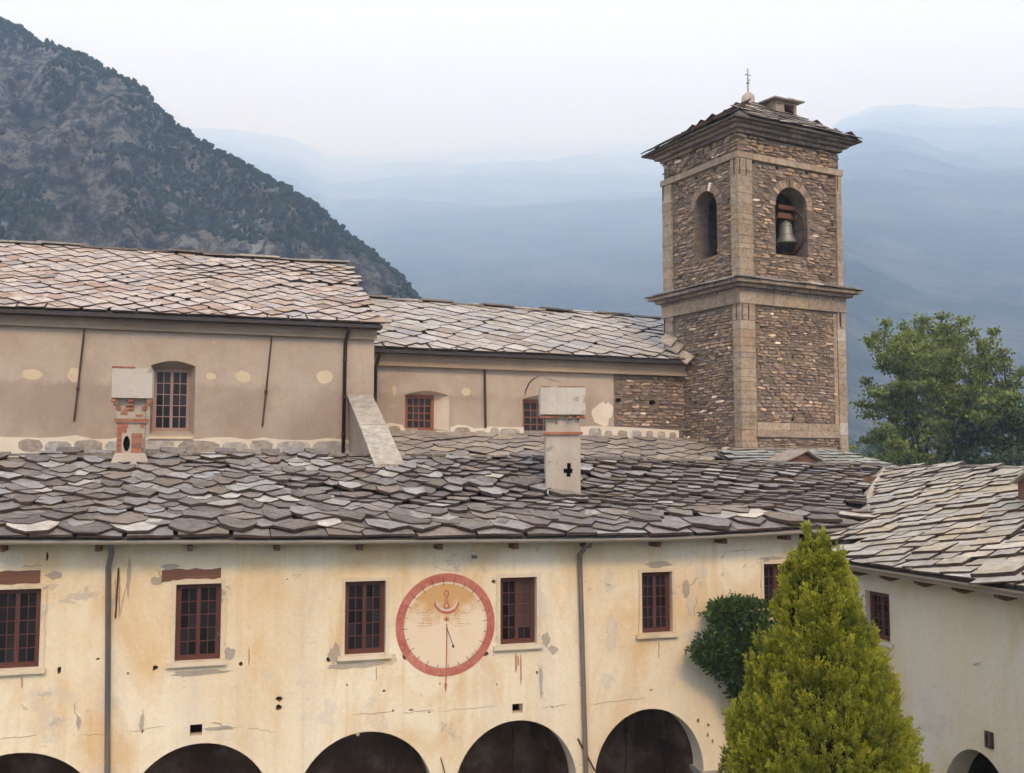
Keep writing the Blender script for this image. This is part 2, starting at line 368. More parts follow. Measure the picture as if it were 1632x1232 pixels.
M_SL_NAVE = stone('pale_roof_stone', [(0, (0.336, 0.259, 0.204)), (.12, (0.400, 0.324, 0.272)), (.3, (0.320, 0.281, 0.262)), (.45, (0.448, 0.374, 0.313)), (.6, (0.376, 0.288, 0.218)), (.72, (0.304, 0.194, 0.136)), (.8, (0.432, 0.360, 0.313)), (.93, (0.384, 0.317, 0.272)), (1, (0.200, 0.151, 0.122))], .8, .25)
M_SL_CHOIR = stone('grey_roof_stone', [(0, (0.333, 0.280, 0.231)), (.15, (0.385, 0.336, 0.292)), (.3, (0.289, 0.269, 0.252)), (.5, (0.414, 0.371, 0.326)), (.65, (0.318, 0.269, 0.218)), (.8, (0.355, 0.322, 0.292)), (.92, (0.459, 0.406, 0.360)), (1, (0.252, 0.196, 0.150))], .8, .3)
M_SL_CLOIS = stone('dark_rough_stone', [(0, (.10, .080, .068)), (.14, (.18, .152, .132)), (.28, (.12, .096, .080)), (.4, (.20, .152, .118)), (.52, (.25, .232, .215)), (.64, (.14, .113, .098)), (.74, (.20, .178, .16)), (.84, (.31, .295, .28)), (.9, (.15, .118, .10)), (.96, (.36, .33, .295)), (1, (.46, .40, .33))], .78, .5, 2.8, .9)
M_SL_AISLE = stone('brown_grey_stone', [(0, (0.230, 0.188, 0.152)), (.25, (0.289, 0.240, 0.198)), (.5, (0.204, 0.176, 0.152)), (.75, (0.306, 0.264, 0.220)), (1, (0.357, 0.288, 0.213))], .8, .4)
M_SL_WING = stone('light_split_stone', [(0, (0.336, 0.289, 0.223)), (.2, (0.384, 0.342, 0.288)), (.4, (0.296, 0.258, 0.216)), (.6, (0.360, 0.304, 0.223)), (.8, (0.416, 0.372, 0.324)), (.94, (0.392, 0.304, 0.194)), (1, (0.480, 0.426, 0.360))], .8, .35)
M_DECK = stone('roof_bed', [(0, (.07, .06, .055)), (1, (.09, .08, .07))], .95, .1)
M_EAVE = NT('dark_gutter_metal', .5, .5); M_EAVE.color((.035, .025, .022)); M_EAVE.b.inputs['Metallic'].default_value = .4; M_EAVE = M_EAVE.m
m = NT('weathered_gutter_metal', .5, .5); m.color(m.mix(m.noise(1.5, 5, .6, m.pos((1, 1, .3))), (.22, .20, .18), (.42, .35, .27))); m.b.inputs['Metallic'].default_value = .3; M_GUTTER = m.m
m = NT('downpipe_metal', .5, .4); m.color(m.mix(m.ramp(m.noise(1.2, 5, .6, m.pos((1, 1, .35))), [(.42, 0.), (.62, 1.)]), (.13, .125, .125), (.21, .15, .12))); m.b.inputs['Metallic'].default_value = .3; M_PIPE = m.m
m = NT('rusty_iron', .8, .3); m.color(m.mix(m.noise(4, 4), (.035, .02, .018), (.09, .045, .03))); M_IRON = m.m
m = NT('red_brown_window_wood', .6, .3); m.color(m.mix(m.noise(9, 4, .6, m.pos((1, 1, .2))), (.070, .020, .014), (.12, .040, .026))); M_WOOD = m.m
m = NT('orange_brown_window_wood', .6, .3); m.color(m.mix(m.noise(9, 4, .6, m.pos((1, 1, .2))), (.17, .055, .025), (.25, .09, .045))); M_WOOD2 = m.m
m = NT('faded_window_wood', .7, .25); m.color(m.mix(m.noise(9, 4, .6, m.pos((1, 1, .2))), (.24, .14, .11), (.36, .23, .18))); M_WOOD3 = m.m
m = NT('old_beam_wood', .85, .2); m.color(m.mix(m.noise(6, 5, .6, m.pos((.3, .3, 3))), (.10, .045, .03), (.20, .10, .065))); m.bump(m.noise(9, 5, .6, m.pos((.2, .2, 3))), .7, .03); M_BEAM = m.m
m = NT('window_glass', .08, .6); m.color(m.mix(m.rnd(), (.006, .005, .006), (.018, .017, .02))); m.b.inputs['Specular IOR Level'].default_value = .22; m.rough(m.ramp(m.rnd(), [(0, .12), (1, .3)])); m.bump(m.noise(2.5, 2, .5), .3, .03); M_GLASS = m.m
m = NT('orange_brick', .9, .15); m.color(m.mix(.5, m.ramp(m.rnd(), [(0, (.27, .095, .055)), (.5, (.36, .15, .09)), (1, (.22, .11, .08))]), m.ramp(m.noise(9, 5), [(.3, (.5, .45, .4)), (.7, (1.2, 1.15, 1.1))]), 'MULTIPLY')); m.bump(m.noise(30, 4), .5, .02); M_BRICK = m.m
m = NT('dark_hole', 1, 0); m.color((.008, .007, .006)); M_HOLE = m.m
m = NT('white_flashing', .5, .4); m.color(m.mix(m.noise(3), (.55, .55, .56), (.75, .75, .76))); M_FLASH = m.m
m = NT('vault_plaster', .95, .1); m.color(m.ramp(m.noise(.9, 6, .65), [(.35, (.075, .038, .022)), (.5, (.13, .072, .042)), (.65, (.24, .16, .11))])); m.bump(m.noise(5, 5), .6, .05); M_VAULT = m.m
M_QUOIN = stone('tan_dressed_stone', [(0, (.26, .19, .13)), (.2, (.34, .255, .175)), (.4, (.25, .195, .15)), (.6, (.37, .275, .19)), (.75, (.28, .225, .18)), (.88, (.36, .28, .205)), (.96, (.31, .20, .13)), (1, (.42, .37, .31))], .9, .45, 4, .7, (.29, .25, .20))
M_RUB = stone('schist_rubble', [(0, (0.135, 0.096, 0.076)), (.2, (0.230, 0.168, 0.130)), (.4, (0.324, 0.222, 0.151)), (.55, (0.182, 0.144, 0.124)), (.7, (0.378, 0.252, 0.162)), (.85, (0.270, 0.204, 0.162)), (.95, (0.459, 0.312, 0.205)), (.985, (0.567, 0.408, 0.292)), (1, (0.837, 0.684, 0.540))], .85, .25, 5, .6, (0.365, 0.264, 0.184))
m = NT('rubble_mortar', .97, .1); m.color(m.mix(m.noise(3, 6, .7), m.mix(.6, (.10, .075, .058), m.ramp(m.voro(5, m.pos((1, 1, 2.6))), [(.2, (.05, .038, .03)), (.8, (.26, .2, .15))])), (.20, .155, .12))); m.bump(m.noise(20, 5, .7), .8, .04); M_MORT = m.m
M_BANDST = stone('grey_base_stone', [(0, (.30, .27, .24)), (.3, (.37, .34, .31)), (.6, (.27, .22, .17)), (1, (.42, .38, .34))], .9, .35, 3)

m = NT('weathered_shaded_stone_edge', .95, .1); m.color(m.mix(m.noise(6, 4), (.022, .014, .011), (.08, .055, .045))); M_EDGE = m.m  # slab sides: edge dirt and the shade of the joints, both in the colour
# ---------------------------------------------------------------- stone slab roofs
def slab_shapes(kind, n, rg, jit):
    out = []
    for k in range(n):
        j = lambda a: rg.uniform(-a, a)
        if kind == 'diamond':
            p = [(j(.02), 0+j(.012)), (.25+j(jit), .225+j(jit*.6)), (.485, .455+j(.03)), (.485, 1), (-.485, 1), (-.485, .455+j(.03)), (-.25+j(jit), .225+j(jit*.6))]
            p[1] = (p[1][0], p[1][1]); 
        elif kind == 'scale':
            c0 = rg.uniform(-.17, .17); a = rg.choice((0, 0, 0, .04, .12, .18)); t1 = .43+j(.06); t2 = .43+j(.06)
            R1 = (.465+j(.03), t1); L1 = (-.465+j(.03), t2); A1 = (c0-a, j(.025)); A2 = (c0+a+.02, j(.05))
            mr = ((A2[0]+R1[0])/2+j(.03), (A2[1]+R1[1])/2+j(.035)); ml = ((A1[0]+L1[0])/2+j(.03), (A1[1]+L1[1])/2+j(.035))
            p = [A1, A2, mr, R1, (.47, 1), (-.47, 1), L1, ml]
        else:
            p = [(-.49+j(.012), j(.03)), (-.1+j(.1), j(.025)), (.2+j(.1), j(.025)), (.49+j(.012), j(.03)), (.49+j(.01), 1), (-.49+j(.01), 1)]
        m_ = len(p); cx = sum(a for a, b in p)/m_; cy = sum(b for a, b in p)/m_
        bot = [(a+j(.012), b+j(.012), 0) for a, b in p]
        top = [(cx+(a-cx)*.975+j(.01), cy+(b-cy)*.985+j(.008), 1+j(.12)) for a, b in p]
        fs = [tuple(range(m_))[::-1], tuple(range(m_, 2*m_))]+[(i, (i+1) % m_, (i+1) % m_+m_, i+m_) for i in range(m_)]
        out.append((bot+top, fs))
    return out
def roof_normal(S, u, v):
    e = .05; a = S(u+e, v)-S(u-e, v); b = S(u, v+e)-S(u, v-e); return a.normalized(), b.normalized(), a.cross(b).normalized()
def lay_slabs(parent, S, rows, kind, mat, keep, t, seed, jit=.03, rot=0.0, limit=300, name='roof_slab', prange=(-40, 40), lift=1.0, turn=2.5, over=1.0, wob=.12, wjit=.06, tops=None, pad=260, covering='slab_covering', tvar=.3):
    """rows: (q, spacing, width) from the eave up; stones overlap the row below, each a real plate"""
    rg = random.Random(seed); shapes = slab_shapes(kind, 12, rg, jit)
    L_over = {'diamond': 2.2, 'scale': 2.3, 'rect': 1.75}[kind]
    cr, sr = math.cos(rot), math.sin(rot); cand = []
    for i, (q, d, w) in enumerate(rows):
        p = prange[0]+(.5*w if i % 2 else 0)
        if kind == 'rect': p += rg.uniform(0, w*.3)
        while p < prange[1]:
            ww = w if kind != 'rect' else w*rg.uniform(1-wjit*3.2, 1+wjit*3.2)
            pc = p+ww/2; p += ww
            if kind == 'scale': pc += rg.uniform(-.07, .07)*w
            qq = q+(fbm(pc*.25, q*.4, seed)*wob if wob else 0)+rg.uniform(-.05, .05)*d
            pp = pc+fbm(pc*.2+7, q*.3, seed+3)*wob*1.2
            u = pp*cr-qq*sr; v = pp*sr+qq*cr
            uc = pp*cr-(qq+d*.8)*sr; vc = pp*sr+(qq+d*.8)*cr
            if not keep(uc, vc, u, v): continue
            ax, ay, nn = roof_normal(S, uc, vc)
            X = ax*cr+ay*sr; Y = ay*cr-ax*sr
            th = math.radians(rg.gauss(0, turn)); X, Y = X*math.cos(th)+Y*math.sin(th), Y*math.cos(th)-X*math.sin(th)
            tt = t*rg.uniform(1-tvar, 1+tvar); L = d*L_over*rg.uniform(.97, 1.03)
            rise = lift*t*L_over+rg.uniform(0, .35)*t
            tip = S(u, v)+nn*rise; Yv = Y*L-nn*(lift*t*L_over); Xv = X*(ww*rg.uniform(1-wjit, 1+wjit*(1.5 if kind == 'scale' else .6)))+nn*rg.gauss(0, .012)
            M = Matrix(((Xv.x, Yv.x, nn.x*tt, tip.x), (Xv.y, Yv.y, nn.y*tt, tip.y), (Xv.z, Yv.z, nn.z*tt, tip.z), (0, 0, 0, 1)))
            a = project(tip-Xv*.4); b = project(tip+Xv*.4+Yv*.5)
            c = project(tip+Yv*.2)
            if not (-pad < c[0] < 1632+pad): continue
            vis = -10 < c[0] < 1642
            size = abs((a[0]-b[0]))*max(2, abs(project(tip)[1]-project(tip+Yv*.5)[1]))
            cand.append((size if vis else -1, M, rg.randrange(12)))
    cand.sort(key=lambda c: -c[0])
    meshes = []
    for vs, fs in shapes:
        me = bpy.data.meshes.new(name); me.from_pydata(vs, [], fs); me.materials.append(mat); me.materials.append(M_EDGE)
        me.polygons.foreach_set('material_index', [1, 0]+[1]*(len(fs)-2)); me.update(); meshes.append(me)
    n = 0
    for size, M, k in cand[:limit]:
        if size < 60: break
        place(bpy.data.objects.new(name, meshes[k]), parent, M); n += 1
    mb = MB()
    for size, M, k in cand[n:]:
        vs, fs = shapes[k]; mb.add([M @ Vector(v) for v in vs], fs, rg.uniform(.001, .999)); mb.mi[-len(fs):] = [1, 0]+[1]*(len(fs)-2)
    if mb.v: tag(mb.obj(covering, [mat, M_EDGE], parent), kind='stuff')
    return n, len(cand)-n
def starter(parent, S, u0, u1, mat, seed, t=.04, d=.42, w=.7, name='eave_slab', keep=None):
    lay_slabs(parent, S, [(-.05, d, w)], 'rect', mat, keep or (lambda u, v, a, b: u0 < u < u1), t, seed, .02, prange=(u0, u1), turn=1, wob=0, wjit=.1, lift=.35, name=name, covering='eave_slabs_beyond', pad=700)
def deck(name, S, u0, u1, v0, v1, nu, nv, thick, mat, parent, keep=None):
    vs = []; fs = []
    for j in range(nv+1):
        for i in range(nu+1):
            u = u0+(u1-u0)*i/nu; v = v0+(v1-v0)*j/nv; vs.append(S(u, v)+Vector((0, 0, -.015)))
    N = len(vs); vs += [p-Vector((0, 0, thick)) for p in vs]
    g = lambda i, j: j*(nu+1)+i
    cell = {(i, j) for i in range(nu) for j in range(nv) if keep is None or keep(u0+(u1-u0)*(i+.5)/nu, v0+(v1-v0)*(j+.5)/nv)}
    for i, j in cell:
        a, b, c, d = g(i, j), g(i+1, j), g(i+1, j+1), g(i, j+1)
        fs += [(a, b, c, d), (d+N, c+N, b+N, a+N)]
        if (i, j-1) not in cell: fs.append((a, a+N, b+N, b))
        if (i, j+1) not in cell: fs.append((c, c+N, d+N, d))
        if (i-1, j) not in cell: fs.append((d, d+N, a+N, a))
        if (i+1, j) not in cell: fs.append((b, b+N, c+N, c))
    mb = MB(); mb.add(vs, fs); return mb.obj(name, mat, parent)
def ridge_caps(parent, pts, mat, seed, step=.85, w=.36, t=.05, name='ridge_slab', bump=0.0):
    rg = random.Random(seed)
    for a, b in zip(pts, pts[1:]):
        a = Vector(a); b = Vector(b); L = (b-a).length; n = max(1, round(L/step)); d = (b-a).normalized(); sd_ = d.cross(Vector((0, 0, 1))).normalized()
        for k in range(n):
            c = a+(b-a)*((k+.5)/n)+Vector((0, 0, rg.uniform(0, .03)+(t*.9 if k % 2 else 0))); hl = L/n*.56*rg.uniform(.93, 1.05)
            mb = MB(); ww = w*rg.uniform(.85, 1.15); tl = rg.uniform(-.02, .02)
            q = [c-d*hl-sd_*ww, c+d*hl-sd_*ww, c+d*hl+sd_*ww, c-d*hl+sd_*ww]
            q = [p+d*rg.uniform(-.05, .05)+sd_*rg.uniform(-.04, .04)+Vector((0, 0, tl*(1 if i in (0, 3) else -1))) for i, p in enumerate(q)]
            mb.hexa(q+[p+Vector((0, 0, t)) for p in q]); mb.obj(name, mat, parent)
def block(cx, cz, rx, rz, n, rg, irr=.08):
    out = []
    for k in range(n):
        w = 2*math.pi*k/n; c, s = math.cos(w), math.sin(w); q = (abs(c)**3.4+abs(s)**3.4)**(-1/3.4)
        out.append((cx+rx*c*q*(1+rg.uniform(-irr, irr)), cz+rz*s*q*(1+rg.uniform(-irr, irr))))
    return out
# ---------------------------------------------------------------- windows, pipes, patches
def blob(cx, cz, rx, rz, n, rg, irr=.25):
    ph = rg.uniform(0, 6)
    return [(cx+rx*math.cos(2*math.pi*k/n)*(1+rg.uniform(-irr, irr)), cz+rz*math.sin(2*math.pi*k/n)*(1+rg.uniform(-irr, irr))) for k in range(n)]
def patch(fr, parent, pts, n, t, mat, name, label=None):
    mb = MB(); fr.slab(mb, pts, [], n-t, n); o = mb.obj(name, mat, parent)
    if label: o['label'] = label
    return o
def window(fr, parent, s0, s1, z0, z1, n, cols, rows, wood, casements=2, fw=.055, bw=.016, sill=None, label=None):
    mb = MB(); t = .06
    fr.box(mb, s0, s0+fw, n-t, n, z0, z1); fr.box(mb, s1-fw, s1, n-t, n, z0, z1)
    fr.box(mb, s0+fw, s1-fw, n-t, n, z0, z0+fw); fr.box(mb, s0+fw, s1-fw, n-t, n, z1-fw, z1)
    w = mb.obj('window', wood, parent)
    if label: w['label'] = label
    iw = (s1-s0-2*fw)/casements; pane_me = None
    for c in range(casements):
        a = s0+fw+iw*c; b = a+iw; cf = .038 if casements > 1 else .02
        mb = MB(); fr.box(mb, a+.003, a+cf, n-.045, n+.01, z0+fw, z1-fw); fr.box(mb, b-cf, b-.003, n-.045, n+.01, z0+fw, z1-fw)
        fr.box(mb, a+cf, b-cf, n-.045, n+.01, z0+fw+.002, z0+fw+cf); fr.box(mb, a+cf, b-cf, n-.045, n+.01, z1-fw-cf, z1-fw-.002)
        gx0, gx1, gz0, gz1 = a+cf, b-cf, z0+fw+cf, z1-fw-cf
        for k in range(1, cols): 
            x = gx0+(gx1-gx0)*k/cols; fr.box(mb, x-bw/2, x+bw/2, n-.035, n-.003, gz0, gz1)
        for k in range(1, rows):
            z = gz0+(gz1-gz0)*k/rows; fr.box(mb, gx0, gx1, n-.0325, n-.005, z-bw/2, z+bw/2)
        mb.obj('casement', wood, w)
        for i in range(cols):
            for j in range(rows):
                x0 = gx0+(gx1-gx0)*i/cols; x1 = gx0+(gx1-gx0)*(i+1)/cols; y0 = gz0+(gz1-gz0)*j/rows; y1 = gz0+(gz1-gz0)*(j+1)/rows
                c3 = fr.P((x0+x1)/2, n-.012, (y0+y1)/2)
                if pane_me is None:
                    q = MB(); f2 = Frame(0, 0, 0); f2.box(q, -(x1-x0)/2, (x1-x0)/2, 0, .006, -(y1-y0)/2, (y1-y0)/2)
                    o = q.obj('pane', M_GLASS, w, M=Matrix.Identity(4)); pane_me = o.data
                else: o = bpy.data.objects.new('pane', pane_me)
                place(o, w, Matrix.Translation(c3) @ Matrix.Rotation(fr.ang+R(random.gauss(0, .8)), 4, 'Z') @ Matrix.Rotation(R(random.gauss(0, .8)), 4, 'X'))
    if sill:
        mb = MB(); fr.box(mb, s0-sill[0], s1+sill[0], n-sill[1], n-.062, z0-sill[2], z0-.003); mb.obj('window_sill', sill[3], w)
    return w
def surround(fr, w, s0, s1, z0, z1, n, wd, t, mat, seed, bottom=False):
    rg = random.Random(seed)
    j = lambda: rg.uniform(-.018, .022)
    def ragged(a, b, k): return [(a[0]+(b[0]-a[0])*i/k+j(), a[1]+(b[1]-a[1])*i/k+j()) for i in range(1, k)]
    A, B, C, D = (s0-wd, z0), (s1+wd, z0), (s1+wd, z1+wd), (s0-wd, z1+wd)
    out = [A, (s0, z0), (s0, z1), (s1, z1), (s1, z0), B]+ragged(B, C, 12)+[C]+ragged(C, D, 8)+[D]+ragged(D, A, 12)
    mb = MB(); fr.slab(mb, out, [], n-t, n); return mb.obj('surround', mat, w)
def downpipe(parent, pts, r, mat, fr, bands=3, name='downpipe'):
    mb = MB(); mb.tube(pts, r, 10); o = mb.obj(name, mat, parent, smooth=True)
    a, b = Vector(pts[-2]), Vector(pts[-1])
    for k in range(bands):
        c = a.lerp(b, (k+.5)/bands); mb = MB(); mb.tube([c-Vector((0, 0, .025)), c+Vector((0, 0, .025))], r*1.25, 10); p = c+Vector((*fr.n, 0))*.12
        mb.tube([c, p], .012, 5); mb.obj('pipe_clamp', M_IRON, o)
    return o
# ================================================================ CLOISTER
FA = Frame(0, 21.5, 17.0)
GUT = [(-700, 862), (0, 861), (560, 860.5), (900, 858.5), (1060, 856), (1200, 849.5), (1300, 843.5), (1368, 839)]
RDG = [(-700, 719), (0, 722), (300, 721), (600, 725), (900, 730), (1200, 737), (1410, 741), (1700, 741)]
s_at = lambda px, py, n: FA.at(px, py, n)[0]
EAVE_N, RIDGE_N = -.55, 5.0
eave_pts = [(FA.at(x, y, EAVE_N)) for x, y in GUT]; ridge_pts = [FA.at(x, y, RIDGE_N) for x, y in RDG]
SLEN = RIDGE_N-EAVE_N
def eave_h(s): return interp(s, eave_pts)
def ridge_h(s): return interp(s, ridge_pts)
def S_clo(u, v):
    t = v/SLEN; sag = -.10*math.sin(math.pi*min(1, max(0, t)))+.05*mnoise.noise(Vector((u*.35, v*.5, 3)))+.03*mnoise.noise(Vector((u*.9, v*.9, 8)))
    z = eave_h(u)+(ridge_h(u)-.10-eave_h(u))*t+sag+.03
    return FA.P(u, EAVE_N+v, z)
W0 = sight(1361, 900); _t = 20.58/W0.y
WO = Vector((W0.x*_t, W0.y*_t)); WZ = EYE+W0.z*_t
FW = Frame(WO.x, WO.y, 17.0-90)                    # s towards the viewer, n into the wing
WSL = 6.8; WR_Z = EYE-.07
def S_wing(u, v):
    return FW.P(u, v, WZ+.03+(WR_Z-.08-WZ)*v/WSL+.03*mnoise.noise(Vector((u*.4, v*.5, 31))))
def clo_over_wing(p):
    s, n = FW.coords(p); return p.z > WZ+(WR_Z-WZ)*n/WSL
def wing_over_clo(p):
    s, n = FA.coords(p)
    if n < .05: return True
    return p.z > S_clo(s, n-EAVE_N).z
S0c = s_at(-420, 950, 0); S1c = FA.coords(FW.P(0, .62, 0))[0]
clo = thing('cloister_building', FA.P(0, 0, 0), 'long cream limewashed cloister range with round arches and a painted sundial', 'building')
wins = [(-14, 64, 939, 1066, 'l'), (279.5, 352, 930.5, 1053, 'l'), (549.5, 614.5, 926, 1043, ''), (797, 855, 920, 1027, ''), (1022.5, 1071, 911.5, 1009, ''), (1217, 1264, 898, 985, '')]
holes = []; WR = []
for x0, x1, y0, y1, k in wins:
    sa = s_at(x0, (y0+y1)/2, 0); sb = s_at(x1, (y0+y1)/2, 0); zt = FA.at((x0+x1)/2, y0, 0)[1]; zb = FA.at((x0+x1)/2, y1, 0)[1]
    WR.append((sa, sb, zb, zt)); holes.append([(sa, zb), (sb, zb), (sb, zt), (sa, zt)])
for cx, cy, hw in ((312.5, 1164, 10), (825, 1129.5, 8.5)):
    a, zb = FA.at(cx-hw, cy+hw, 0); b, zt = FA.at(cx+hw, cy-hw, 0); holes.append([(a, zb), (b, zb), (b, zt), (a, zt)])
rg = random.Random(11)
for cx, cy, rx, ry in ((445, 1114, 5, 4.5), (444, 1127, 5, 5.5), (94, 1068, 3, 5), (247, 1065, 3.6, 4), (384, 1058, 3, 4), (363, 1037, 4, 5), (524, 1051, 4, 4), (645, 1047, 4, 4.5), (775, 1042, 5, 4), (787, 927, 4, 3), (881, 1035, 4, 4),
                       (75, 887, 1.8, 6), (1113, 1149, 2.6, 4), (1129, 1156, 3, 3), (1128, 1172, 2, 4), (1136, 1182, 2, 4), (553, 1092, 1.5, 1.5), (612, 1101, 2, 2), (626, 1133, 2, 2), (701, 1090, 1.3, 1.3), (792, 1091, 1.3, 1.3), (880, 1127, 1.5, 1.5), (1038, 1100, 2, 2),
                       (856, 1072, 2, 3.4), (227, 1165, 1.6, 3), (228, 1143, 1.6, 4), (125, 1150, 2, 5), (156, 1050, 2.6, 1.6), (204, 1073, 1.5, 1.5), (458, 923, 1.2, 1.2), (684, 1135, 2.5, 1.2), (655, 1132, 4, 1.6)):
    c = FA.at(cx, cy, 0); k = .0136
    holes.append(blob(c[0], c[1], rx*k, ry*k*.95, 8, rg, .3))
SPR = EYE-6.75; APX = EYE-5.47
arch = []
for xa, ya, xl, xr, yr in ((27, 1200, -70, 119, 1232), (314, 1185, 222, 412, 1232), (586, 1166, 481, 682, 1232), (826, 1148, 727, 917, 1232), (1045, 1129, 949, 1120, 1216)):
    sl = s_at(xl, yr, 0); sr_ = s_at(xr, yr, 0); zy = FA.at(xa, yr, 0)[1]; c = (sl+sr_)/2; hw = (sr_-sl)/2
    ap = FA.at(xa, ya, 0)[1]; rise = ap-SPR
    f = max(0, zy-SPR)/rise; a = hw/math.sqrt(max(.05, 1-f*f)); arch.append((c, a, rise))
c, a, r_ = arch[0]; arch.insert(0, (c-3.7, 1.5, r_))
c6 = arch[-1][0]+3.05; arch.append((c6, 1.15, arch[-1][2]))
outer = [(S0c, 0)]
for c, a, rise in arch:
    outer += [(c-a, 0), (c-a, SPR)]+[(c-a*math.cos(math.pi*k/28), SPR+rise*math.sin(math.pi*k/28)) for k in range(1, 28)]+[(c+a, SPR), (c+a, 0)]
outer += [(S1c, 0)]
def under_eave(s): 
    p = S_clo(s, .55); return p.z-.10
tops = [S1c-(S1c-S0c)*k/40 for k in range(41)]
outer += [(s, under_eave(s)) for s in tops]
mb = MB(); FA.slab(mb, outer, holes, 0, .5); fw_ = mb.obj('front_wall', M_CREAM, clo)
# arcade inside: back wall, vaults, end walls, roof void closed
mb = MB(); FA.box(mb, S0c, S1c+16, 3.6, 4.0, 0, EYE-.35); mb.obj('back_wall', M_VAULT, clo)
mb = MB(); FA.box(mb, S0c-.3, S0c-.002, 0, 9, 0, EYE-1.6); mb.obj('end_wall', M_CREAM, clo)
mb = MB(); prof = []
for c, a, rise in arch:
    prof += [(c-(a+.12)*math.cos(math.pi*k/16), SPR+.06+(rise+.12)*math.sin(math.pi*k/16)) for k in range(0, 17)]
prof = [(S0c, prof[0][1])]+prof+[(S1c+3, prof[-1][1])]
outl = prof+[(S1c+3, APX+.55), (S0c, APX+.55)]
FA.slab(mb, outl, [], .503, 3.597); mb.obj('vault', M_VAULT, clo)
for c, a, rise in arch[1:]:                          # wall arch and dark doorway at the back of the walk
    mb = MB(); o_ = [(c-a*.9*math.cos(math.pi*k/14), SPR+.1+(rise-.15)*math.sin(math.pi*k/14)) for k in range(15)]; i_ = [(c-a*.75*math.cos(math.pi*k/14), SPR+.1+(rise-.35)*math.sin(math.pi*k/14)) for k in range(15)]
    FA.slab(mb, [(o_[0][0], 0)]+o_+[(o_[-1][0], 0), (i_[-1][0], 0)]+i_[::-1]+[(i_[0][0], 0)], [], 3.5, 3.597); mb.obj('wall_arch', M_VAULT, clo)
for (c, a, rise), (c2, a2, r2) in zip(arch, arch[1:]):   # imposts on the piers
    mb = MB(); FA.box(mb, c+a-.06, c2-a2+.06, -.05, .56, SPR-.14, SPR-.02); mb.obj('impost', M_BANDST, clo)
for cx, cy, hw in ((312.5, 1164, 14), (825, 1129.5, 12)):
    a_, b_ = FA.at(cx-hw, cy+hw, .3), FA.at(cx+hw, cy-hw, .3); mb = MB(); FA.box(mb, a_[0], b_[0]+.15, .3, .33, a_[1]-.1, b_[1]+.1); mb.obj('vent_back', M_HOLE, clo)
# windows
for i, ((s0, s1, z0, z1), wv) in enumerate(zip(WR, wins)):
    cols, rows = 2, 5
    w = window(FA, clo, s0+.004, s1-.004, z0+.004, z1-.004, .17, cols, rows, M_WOOD, sill=None)
    surround(FA, w, s0, s1, z0, z1, -.0, .085 if i in (0, 1, 3) else .07, .028, M_SURR, 40+i)
    if i < 5:
        mb = MB(); FA.box(mb, s0-.15, s1+.12, -.10, .11, z0-.09, z0-.005); mb.obj('window_sill', M_SURR, w)
M_CURT = NT('curtain_behind_glass', .25, .3); M_CURT.color(M_CURT.mix(M_CURT.noise(6, 3, .6, M_CURT.pos((1, 1, .1))), (.035, .02, .016), (.10, .065, .055))); M_CURT = M_CURT.m
_w = [o for o in clo.children if o.name.startswith('window')][3]; _mx = {}
for _p in _w.children:
    if _p.name.startswith('pane') and FA.coords(WM[_p].translation)[0] > (WR[3][0]+WR[3][1])/2 and WM[_p].translation.z > WR[3][2]+.3:
        if 'm' not in _mx: _mx['m'] = _p.data.copy(); _mx['m'].materials.clear(); _mx['m'].materials.append(M_CURT)
        _p.data = _mx['m']
# beams bared above two windows
for (xa, xb, ya, yb, lab) in ((-60, 64, 912, 930, None), (258, 352, 908, 924, None)):
    a, z1 = FA.at(xa, ya, 0); b, z0 = FA.at(xb, yb, 0)
    rgb = random.Random(int(xb)); top = [(b-(b-a)*k/7, z1+rgb.uniform(-.02, .015)) for k in range(8)]; bot = [(a+(b-a)*k/6, z0+rgb.uniform(-.015, .015)) for k in range(7)]
    patch(FA, clo, bot+top, 0, .012, M_BEAM, 'lintel_beam', 'bared reddish brown timber beam over the window')
# patches of bare mortar and flaked plaster
rg = random.Random(23)
for cx, cy, rx, ry, mt in ((272, 903, 12, 5, M_PATCH_G), (250, 925, 9, 6, M_PATCH_G), (85, 917, 9, 5, M_PATCH_G), (315, 1072, 40, 4, M_PATCH_G), (367, 1042, 8, 9, M_PATCH_G), (534, 1042, 9, 13, M_PATCH_G), (566, 1060, 40, 4, M_PATCH_G), (624, 1050, 10, 8, M_PATCH_C),
                           (870, 1018, 7, 11, M_PATCH_G), (866, 968, 5, 20, M_BAND), (1093, 938, 6, 15, M_PATCH_G), (1118, 915, 9, 20, M_BAND), (1050, 899, 22, 5, M_PATCH_G), (1100, 965, 5, 16, M_BAND), (970, 925, 8, 18, M_BAND), (975, 1010, 10, 26, M_BAND), (967, 1085, 9, 13, M_BAND),
                           (350, 1160, 20, 2.5, M_PATCH_G), (125, 1152, 3, 8, M_PATCH_G), (226, 1150, 3, 12, M_PATCH_G), (205, 920, 2.5, 26, M_PATCH_G), (20, 893, 12, 6, M_BAND), (882, 1035, 7, 7, M_PATCH_G), (862, 1085, 2.5, 22, M_PATCH_G), (570, 1170, 3, 3, M_PATCH_G), (1230, 890, 24, 3, M_PATCH_G)):
    c = FA.at(cx, cy, 0); k = .0136
    patch(FA, clo, blob(c[0], c[1], rx*k, ry*k, 16, rg, .33), 0, rg.uniform(.006, .012), mt, 'bare_patch')
